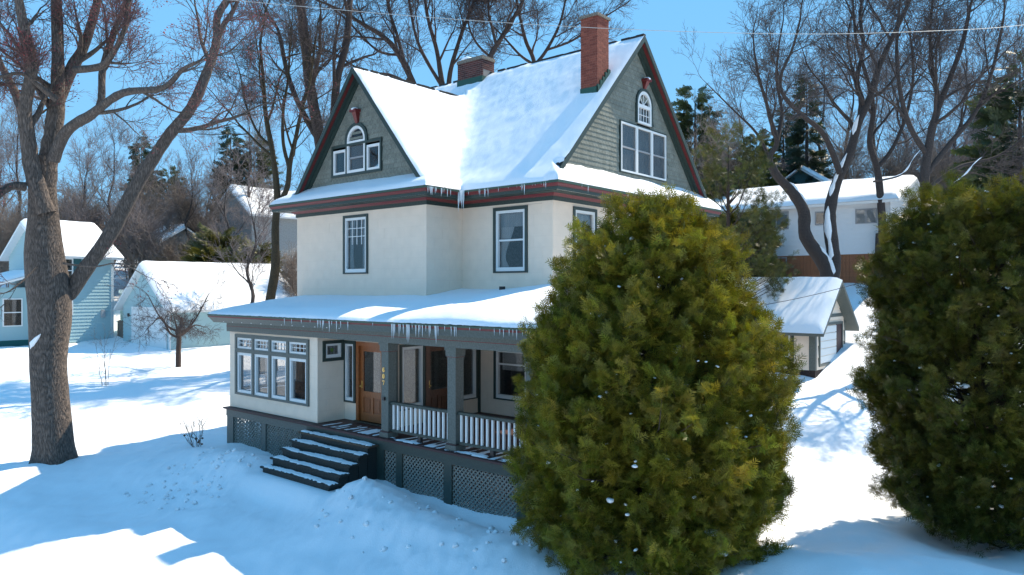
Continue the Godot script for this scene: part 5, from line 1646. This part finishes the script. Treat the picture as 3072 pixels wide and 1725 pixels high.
# ---------------------------------------------------------------- small plants, wires and lumps of snow
func snow_lumps(t: Node3D, base: Vector3, profile: Array, spots: Array) -> void:
	# small flecks caught in the sprays all round
	var fl := []
	for k in 240:
		var y: float = lerpf(0.4, profile[profile.size() - 1][0], rng.randf())
		var an := rng.randf() * TAU
		var q := Vector3(cos(an), 0, sin(an)) * (prof(profile, y) * rr(1.0, 1.16))
		fl.append(Transform3D(Basis.from_euler(Vector3(rr(-0.5, 0.5), rr(0, 6), rr(-0.5, 0.5))).scaled(Vector3.ONE * rr(0.03, 0.10)), base + Vector3(0, y + rr(0.05, 0.3), 0) + q))
	multi(t, "snow_flecks", lump_mesh(2), M.snow, fl)
	# [height, angle, size]
	for s in spots:
		var out := Vector3(cos(s[1]), 0, sin(s[1]))
		var p: Vector3 = base + Vector3(0, s[0], 0) + out * (prof(profile, s[0]) * 1.03)
		var o := put(t, "snow", lump_mesh(int(s[0] * 100.0) % 4), M.snow, Transform3D(Basis.from_euler(Vector3(rr(-0.4, 0.4), rr(0, 6), rr(-0.4, 0.4))).scaled(Vector3.ONE * s[2]), p))
var lump_cache := {}
func lump_mesh(k: int) -> Mesh:
	# uneven handful of snow, one metre across
	if lump_cache.has(k): return lump_cache[k]
	var g := Geo.new()
	for j in 9:
		for i in 14:
			var a := TAU * i / 14.0
			var b := PI * j / 8.0 - PI / 2
			var d := Vector3(cos(a) * cos(b), sin(b), sin(a) * cos(b))
			var r := 0.42 * (1.0 + 0.9 * nz2.get_noise_3d(d.x * 9.0 + 31.0 * k, d.y * 9.0, d.z * 9.0))
			g.v.append(Vector3(d.x * r, d.y * r * (0.7 if d.y > 0 else 0.35), d.z * r))
			g.n.append(d)
	for j in 8:
		for i in 14:
			var p := j * 14 + i
			var q := j * 14 + (i + 1) % 14
			for x in [p, q, p + 14, q, q + 14, p + 14]: g.ix.append(x)
	lump_cache[k] = g.mesh()
	return lump_cache[k]
func wire(called: String, label: String, m: Material, pts: PackedVector3Array, r: float) -> void:
	var g := Geo.new()
	var p := smooth_path(pts, 8)
	var q := PackedFloat32Array()
	for i in p.size(): q.append(r)
	g.tube(p, q, 5)
	tag(put(self, called, g.mesh(), m), label, "wire")
func sag(a: Vector3, b: Vector3, s: float) -> PackedVector3Array:
	var out := PackedVector3Array()
	for i in 9:
		var f := i / 8.0
		out.append(a.lerp(b, f) - Vector3.UP * s * 4.0 * f * (1.0 - f))
	return out

func zone(o: Node3D, x: float, kind: String) -> void:
	var place := " in the wood behind the white house"
	if x < 600: place = " in the rising wood behind the garage and blue house"
	elif x < 960: place = " near the far grey-green house beyond the garage"
	elif x < 2000: place = " rising behind the big house's roof"
	elif x < 2300: place = " near the loose evergreen at the back corner"
	o.set_meta("label", kind + place)
	o.set_meta("group", kind + place)

func build_plants() -> void:
	# two arborvitae in the foreground
	var prof1 := [[-0.3, 1.3], [0.0, 1.45], [0.57, 1.62], [1.17, 1.76], [1.77, 1.84], [2.6, 1.80], [3.3, 1.66], [4.0, 1.44], [4.6, 1.24], [5.0, 1.06], [5.4, 0.80], [5.7, 0.52], [5.95, 0.25], [6.1, 0.06]]
	var b := W(15.24, 0, -2.86)
	b.y = snow_y(b.x, -b.z) - 0.1
	var t := thing("arborvitae", "tall golden-green arborvitae standing before the porch end", "tree", b)
	cedar(t, b, prof1, 1500, 46, 0.95, Color(0.178, 0.168, 0.024))
	snow_lumps(t, b, prof1, [[4.1, 0.35, 0.26], [4.75, 0.15, 0.22], [3.9, 0.75, 0.2], [2.2, 1.9, 0.2], [1.0, 0.5, 0.22], [3.1, 2.6, 0.16], [3.4, 2.9, 0.16], [5.1, 1.2, 0.13], [2.4, 2.75, 0.22], [2.3, 2.9, 0.16], [1.5, 1.4, 0.14], [0.6, 0.3, 0.2], [4.4, 1.7, 0.12]])
	var prof2 := [[0.12, 0.7], [0.6, 1.1], [1.5, 1.4], [3.0, 1.48], [5.0, 1.48], [5.8, 1.35], [6.3, 1.1], [6.6, 0.6], [6.75, 0.1]]
	b = W(19.62, 0, 2.62)
	b.y = snow_y(b.x, -b.z) - 0.1
	t = thing("arborvitae", "dark green arborvitae beside the snowy driveway with its trunk showing", "tree", b)
	cedar(t, b, prof2, 1350, 46, 0.95, Color(0.10, 0.105, 0.022))
	snow_lumps(t, b, prof2, [[5.6, 0.8, 0.14], [3.3, 1.6, 0.16], [1.9, 1.2, 0.12], [1.5, 1.0, 0.16], [4.6, 2.0, 0.1], [2.9, 0.6, 0.12]])
	# looser evergreen at the back corner of the house
	var prof3 := [[0.2, 1.6], [2.0, 2.1], [4.5, 1.9], [7.0, 1.5], [9.0, 0.9], [10.4, 0.15]]
	b = pix(2185, 862, 33.0)
	b.y = snow_y(b.x, -b.z) - 0.1
	t = thing("arborvitae", "loose dark evergreen between the house and the white house", "tree", b)
	cedar(t, b, prof3, 230, 34, 1.2, Color(0.09, 0.095, 0.03), 0.6)
	build_maple()
	build_fork_tree()
	var o := {kids = [0, 4, 4, 5], ang = 0.72, len = 0.62, rr = 0.55, wob = 0.24, up = 0.05, tw = 2, limb_len = 0.5}
	# trees behind the house
	big_tree("bare_tree", "spreading bare tree with several stems behind the front gable ridge", 42.0, [
		[[[1262, 330], [1236, 243], [1195, 160], [1150, 110], [1085, 70], [1020, 30], [950, 0]], 0.36, 0.07, 3, 0.3, -0.2],
		[[[1250, 290], [1215, 190], [1190, 100], [1165, 20], [1150, -80]], 0.22, 0.07, 3, 0.3, 0.3],
		[[[1240, 260], [1170, 225], [1090, 215], [1010, 165], [930, 130], [880, 90]], 0.16, 0.05, 3, 0.3, -0.4],
		[[[1200, 165], [1130, 150], [1040, 60], [980, 10]], 0.13, 0.05, 3, 0.3, 0.2]], o, M.bark_red, M.twig, 0.8, 1.3)
	big_tree("bare_tree", "bare tree with straight stems rising between the two chimneys and the gable", 44.0, [
		[[[1345, 330], [1325, 240], [1310, 150], [1285, 60], [1270, -40]], 0.3, 0.1, 3],
		[[[1345, 300], [1350, 220], [1375, 130], [1400, 60], [1432, -20]], 0.26, 0.09, 3],
		[[[1340, 280], [1290, 200], [1255, 130], [1235, 50], [1220, -60]], 0.2, 0.08, 3]], o, M.bark_red, M.twig, 0.8, 1.3)
	big_tree("bare_tree", "bare tree leaning out behind the low brick chimney", 43.0, [
		[[[1445, 300], [1468, 180], [1500, 120], [1530, 70], [1560, 20], [1600, -60]], 0.3, 0.09, 3],
		[[[1490, 140], [1478, 90], [1465, 30], [1470, -50]], 0.16, 0.07, 3],
		[[[1470, 170], [1430, 130], [1405, 70], [1410, 0]], 0.13, 0.05, 3]], o, M.bark_red, M.twig, 0.8, 1.3)
	big_tree("bare_tree", "low-forking bare tree behind the main ridge beside the tall chimney", 45.0, [
		[[[1602, 330], [1604, 196], [1578, 125], [1562, 60], [1545, -20]], 0.26, 0.09, 3],
		[[[1604, 196], [1640, 150], [1680, 70], [1700, -20]], 0.2, 0.07, 3],
		[[[1604, 196], [1560, 165], [1510, 110], [1470, 70]], 0.16, 0.05, 3],
		[[[1640, 150], [1720, 120], [1800, 60], [1880, 10]], 0.13, 0.05, 3, 0.2, -0.3]], o, M.bark_red, M.twig, 0.8, 1.3)
	big_tree("bare_tree", "mossy twin-stemmed bare tree rising from behind the porch roof", 36.0, [
		[[[800, 960], [812, 890], [826, 800], [826, 680], [832, 590], [818, 460], [798, 350], [790, 240], [780, 130]], 0.42, 0.08, 3, 0.4],
		[[[836, 620], [862, 560], [870, 490], [888, 410], [905, 330], [930, 240], [945, 130]], 0.24, 0.07, 3, 0.25],
		[[[870, 510], [850, 430], [850, 330], [865, 230], [870, 120]], 0.16, 0.06, 3, 0.2],
		[[[815, 440], [775, 400], [740, 320], [720, 220]], 0.12, 0.04, 3, 0.2]], o, M.bark_moss, M.twig, 0.7, 1.1)
	big_tree("bare_tree", "tall bare tree half hidden behind the front gable's eave", 38.0, [
		[[[985, 760], [980, 600], [960, 420], [930, 260], [915, 120], [900, 0], [890, -100]], 0.56, 0.26, 3, 0.35],
		[[[975, 520], [1000, 380], [1010, 250], [1040, 120], [1050, 0], [1060, -90]], 0.38, 0.18, 3, 0.3, 0.3],
		[[[962, 430], [905, 330], [865, 230], [840, 110]], 0.28, 0.13, 3, 0.3, 0.4],
		[[[985, 620], [1060, 480], [1150, 360], [1220, 250]], 0.2, 0.07, 3, 0.3, 0.6]], o, M.bark_red, M.twig, 0.7, 1.1)
	var o2 := {kids = [0, 4, 5, 5], ang = 0.75, len = 0.62, rr = 0.55, wob = 0.24, up = 0.05, tw = 2, limb_len = 0.5}
	big_tree("bare_tree", "dark bare tree standing against the snowy roof of the white house", 41.0, [
		[[[2648, 700], [2643, 612], [2632, 510], [2609, 425], [2620, 330], [2600, 230], [2570, 130], [2560, 20]], 0.36, 0.08, 3, 0.4],
		[[[2635, 500], [2680, 440], [2720, 340], [2740, 220], [2730, 100]], 0.2, 0.07, 3, 0.25]], o2, M.bark_dark, M.twig_dark, 0.8, 1.3)
	big_tree("bare_tree", "wide many-branched dark tree with snow on its low boughs behind the dark arborvitae", 33.0, [
		[[[2790, 720], [2774, 560], [2785, 450], [2802, 368], [2819, 312], [2853, 227], [2890, 120], [2910, 20]], 0.36, 0.09, 3, 0.3],
		[[[2780, 520], [2850, 430], [2930, 330], [2980, 200], [3010, 60]], 0.22, 0.07, 3, 0.2],
		[[[2785, 470], [2730, 380], [2700, 270], [2690, 140], [2700, 0]], 0.22, 0.07, 3, 0.2],
		[[[2790, 560], [2880, 500], [2990, 470], [3090, 400]], 0.16, 0.05, 3, 0.2],
		[[[2819, 312], [2800, 220], [2790, 110], [2800, -20]], 0.18, 0.06, 3, 0.2]], o2, M.bark_dark, M.twig_dark, 0.7, 1.2)
	t = get_child(get_child_count() - 1)
	for q in [[[2620, 545], [2690, 530], [2720, 510], [2745, 470], [2765, 450]], [[2845, 560], [2890, 530], [2925, 490], [2950, 470]]]:
		var p := smooth_path(poly(q, 31.5), 4)
		var g := Geo.new()
		var rd := PackedFloat32Array()
		for i in p.size(): rd.append(0.045 - 0.025 * i / p.size())
		g.tube(p, rd, 6)
		put(t, "bough", g.mesh(), M.bark_dark)
		limb_snow(t, p, 1, p.size() - 2, 0.035, 0.025)

	# small crooked tree and sapling on the lawn
	var os := {kids = [0, 3, 3, 4], ang = 0.9, len = 0.66, rr = 0.62, wob = 0.4, up = -0.02, tw = 2, limb_len = 0.55}
	var bs := pix(535, 1100, 37.5)
	bs.y = snow_y(bs.x, -bs.z)
	t = thing("ornamental_tree", "small crooked bare ornamental tree on the snow in front of the garage", "tree", bs)
	var g2 := Geo.new()
	var tips := []
	limb(g2, tips, PackedVector3Array([bs - Vector3(0, 0.3, 0), bs + Vector3(0, 0.8, 0), bs + Vector3(0.05, 1.5, 0), bs + Vector3(-0.1, 1.9, 0.05)]), 0.14, 0.11, -1, os)
	for k in 6:
		var an := TAU * k / 6.0 + 0.3
		var c := bs + Vector3(0, rr(1.4, 1.9), 0)
		limb(g2, tips, PackedVector3Array([c, c + Vector3(cos(an) * 0.5, 0.25, sin(an) * 0.5), c + Vector3(cos(an) * 1.0, 0.8 + rr(-0.3, 0.5), sin(an) * 1.0), c + Vector3(cos(an) * 1.5, 1.2 + rr(-0.8, 0.8), sin(an) * 1.5)]), 0.07, 0.02, 3, os, 0.2)
	put(t, "trunk", g2.mesh(), M.bark_red)
	crown(t, tips, M.twig, 0.35, 0.6)
	var shrub_o := {kids = [0, 2, 3, 3], ang = 0.5, len = 0.6, rr = 0.6, wob = 0.2, up = 0.1, tw = 2, limb_len = 0.5, from = 0.3}
	var sh := bare_tree("sapling", "thin leafless sapling poking out of the snow on the lawn", "shrub", 2.2, 0.025, 4, shrub_o, 1, M.twig_brown, M.twig_brown, 0.4, 0.6, "")
	plant(sh, pix(315, 1135, 33.0), 0.4, 1.0)
	sh = bare_tree("shrub", "dry leafless shrub with dead flower heads at the porch skirt", "shrub", 0.8, 0.012, 9, {kids = [0, 2, 2], ang = 0.6, len = 0.6, rr = 0.6, wob = 0.3, up = 0.1, tw = 2, limb_len = 0.5, from = 0.2}, 1, M.vine, M.vine, 0.2, 0.35, "")
	plant(sh, W(0.1, 0, -3.6), 0.0, 1.0)
	sh.rotation.x = 0.15
	for k in 7:
		put(sh, "flower_head", icicle_cap(0.07, 0.03), M.vine, Transform3D(Basis(), sh.position + Vector3(rr(-0.6, 0.3), rr(0.25, 0.75), rr(-0.3, 0.3))))

	# ---- the wooded backdrop
	var ob := {kids = [0, 4, 4, 6], ang = 0.6, len = 0.6, rr = 0.52, wob = 0.22, up = 0.08, tw = 2, limb_len = 0.42, from = 0.3}
	var protos := []
	for k in 3: protos.append(bare_tree("woodland_tree", "leafless grey woodland tree in the rising wood behind the garden", "tree", 13.0 + 2.0 * k, 0.22, 1, ob, 3, M.bark_dark, M.twig_grey, 1.0, 1.8, "leafless woodland trees"))
	var spots := [[748, 47, 0.8], [60, 66, 1.0], [150, 74, 1.0], [240, 62, 0.85], [330, 70, 0.95], [400, 60, 0.7], [455, 78, 0.9], [560, 64, 0.8], [625, 74, 0.75], [690, 62, 0.8], [745, 70, 0.95], [780, 84, 1.0], [-40, 60, 1.0], [10, 82, 1.1], [980, 72, 1.0], [1040, 66, 0.9], [1130, 76, 1.0], [1800, 66, 0.75], [1880, 72, 0.8], [2120, 64, 0.75], [2230, 58, 0.7], [2380, 70, 0.9], [2460, 62, 0.85], [2540, 66, 1.0], [2700, 58, 0.95], [2790, 64, 1.0], [2870, 54, 0.95], [2950, 60, 1.0], [3040, 56, 1.0], [3110, 50, 0.9], [2640, 72, 1.1]]
	for i in spots.size(): zone(plant_px(protos[i % 3], spots[i][0], spots[i][1], i * 1.7, spots[i][2] * rr(0.9, 1.1)), spots[i][0], "leafless grey woodland tree")
	var brush := []
	var obr := {kids = [0, 4, 5], ang = 0.55, len = 0.6, rr = 0.6, wob = 0.25, up = 0.06, tw = 2, limb_len = 0.5, from = 0.15}
	for k in 3: brush.append(bare_tree("thicket_shrub", "dense leafless brown shrub in the thicket beyond the yards", "shrub", 4.5 + k * 0.7, 0.06, 9, obr, 2, M.twig_brown, [M.twig_brown, M.twig_grey, M.twig_brown][k], 1.0, 1.7, "brown thicket shrubs"))
	var i := 0
	for q in [[-20, 58], [30, 62], [110, 58], [190, 66], [240, 58], [320, 61], [390, 66], [430, 58], [470, 63], [510, 58], [550, 68], [600, 66], [880, 52], [60, 70], [160, 74], [280, 76], [380, 74], [480, 76], [560, 78], [2100, 60], [2180, 55], [2250, 60], [2420, 62], [2560, 58], [2680, 50], [2740, 54], [2800, 48], [2860, 52], [2920, 47], [2990, 50], [3050, 46], [3110, 50], [2960, 56], [2840, 60]]:
		zone(plant_px(brush[i % 3], q[0], q[1], i * 2.1, rr(0.85, 1.35)), q[0], "dense leafless thicket shrub")
		i += 1
	# evergreens in the distance
	var sp := conifer("spruce", "dark spruce with a narrow pointed top in the far wood", 13.0, 2.6, 260, Color(0.035, 0.055, 0.035), "far spruces")
	for q in [[692, 74, 1.12], [425, 88, 1.2], [2420, 58, 0.95], [2350, 66, 0.75], [2965, 62, 0.9]]: zone(plant_px(sp, q[0], q[1], q[0], q[2]), q[0], "dark narrow pointed spruce")
	var pine := conifer("pine", "rounded green pine in the far wood", 12.0, 3.6, 240, Color(0.055, 0.075, 0.035), "far pines", 0.12, 0.25, 0.55)
	for q in [[762, 76, 1.15], [2085, 62, 1.15], [2150, 50, 0.6], [3060, 40, 1.0], [1770, 90, 0.6], [505, 90, 1.0], [2270, 54, 0.7]]: zone(plant_px(pine, q[0], q[1], q[0], q[2]), q[0], "rounded green pine")
	var hedge := conifer("juniper", "olive rounded juniper bush in the thicket beyond the garage", 4.2, 1.9, 210, Color(0.12, 0.115, 0.04), "olive junipers", 0.35, 0.02, 0.4)
	for q in [[625, 57, 1.1], [655, 60, 1.25], [735, 56, 1.0], [775, 58, 1.1], [490, 60, 0.8], [690, 63, 1.0], [585, 62, 0.9], [2205, 46, 1.1], [2260, 44, 0.9]]: zone(plant_px(hedge, q[0], q[1], q[0], q[2]), q[0], "olive rounded juniper bush")
	# ---- overhead lines
	wire("utility_wire", "pale utility cable sagging across the sky in front of the tall chimney", M.wire, PackedVector3Array([pix(200, -45, 17.0), pix(780, 8, 16.5), pix(1340, 56, 16.2), pix(1880, 88, 16.0), pix(2400, 102, 16.0), pix(2800, 93, 16.0), pix(3072, 75, 16.2), pix(3500, 20, 16.8)]), 0.006)
	wire("service_wire", "thin dark service wire passing over the shed roof", M.wire_dark, sag(pix(2150, 935, 27.0), pix(2900, 735, 27.0), 0.35), 0.012)
	# ---- clods thrown up beside the steps
	var tr := []
	for k in 140:
		var c := W(rr(1.8, 5.0), 0, rr(-6.6, -3.9)) if k < 90 else W(rr(7.9, 13.5), 0, rr(-5.6, -3.4))
		c.y = snow_y(c.x, -c.z) + 0.008
		tr.append(Transform3D(Basis.from_euler(Vector3(rr(-0.5, 0.5), rr(0, 6), rr(-0.5, 0.5))).scaled(Vector3.ONE * rr(0.05, 0.16)), c))
	var cl := multi(self, "snow_clods", lump_mesh(1), M.snow, tr)
	cl.set_meta("label", "scattered clods of shovelled snow beside the steps")
	cl.set_meta("category", "snow")

func _ready() -> void:
	rng.seed = 20240403
	nz.seed = 11
	nz.frequency = 0.12
	nz2.seed = 23
	nz2.frequency = 0.12
	# camera
	var cam := Camera3D.new()
	cam.name = "camera"
	add_child(cam)
	cam.position = CAM
	cam.basis = Basis(RGT, Vector3.UP, -FWD)
	cam.fov = rad_to_deg(2.0 * atan(862.5 / FOCAL))
	cam.near = 0.1
	cam.far = 1000.0
	cam.current = true
	# sky, exposure, sun
	var env := Environment.new()
	env.background_mode = Environment.BG_SKY
	var sm := ProceduralSkyMaterial.new()
	sm.sky_top_color = lin(0.118, 0.365, 0.70)
	sm.sky_horizon_color = lin(0.235, 0.49, 0.72)
	sm.sky_curve = 0.22
	sm.ground_bottom_color = lin(0.5, 0.55, 0.6)
	sm.ground_horizon_color = lin(0.45, 0.6, 0.75)
	sm.sun_angle_max = 3.0
	var sky := Sky.new()
	sky.sky_material = sm
	env.sky = sky
	env.tonemap_mode = Environment.TONE_MAPPER_LINEAR
	env.tonemap_exposure = 1.5
	env.ambient_light_source = Environment.AMBIENT_SOURCE_SKY
	env.sdfgi_enabled = true
	env.ssao_enabled = true
	env.ssil_enabled = true
	var we := WorldEnvironment.new()
	we.environment = env
	add_child(we)
	var sun := DirectionalLight3D.new()
	sun.name = "sun"
	add_child(sun)
	var el := deg_to_rad(49.0)
	var az := deg_to_rad(11.5)
	var to_sun := Vector3(sin(az) * cos(el), sin(el), -cos(az) * cos(el))
	sun.basis = Basis.looking_at(-to_sun, Vector3.UP)
	sun.light_energy = 1.6
	sun.light_color = Color(1.0, 0.945, 0.855)
	sun.light_angular_distance = 0.4
	sun.shadow_enabled = true
	materials()
	build_ground()
	build_house()
	print("house ", Time.get_ticks_msec())
	build_neighbours()
	print("neighbours ", Time.get_ticks_msec())
	build_plants()
	print("plants ", Time.get_ticks_msec())
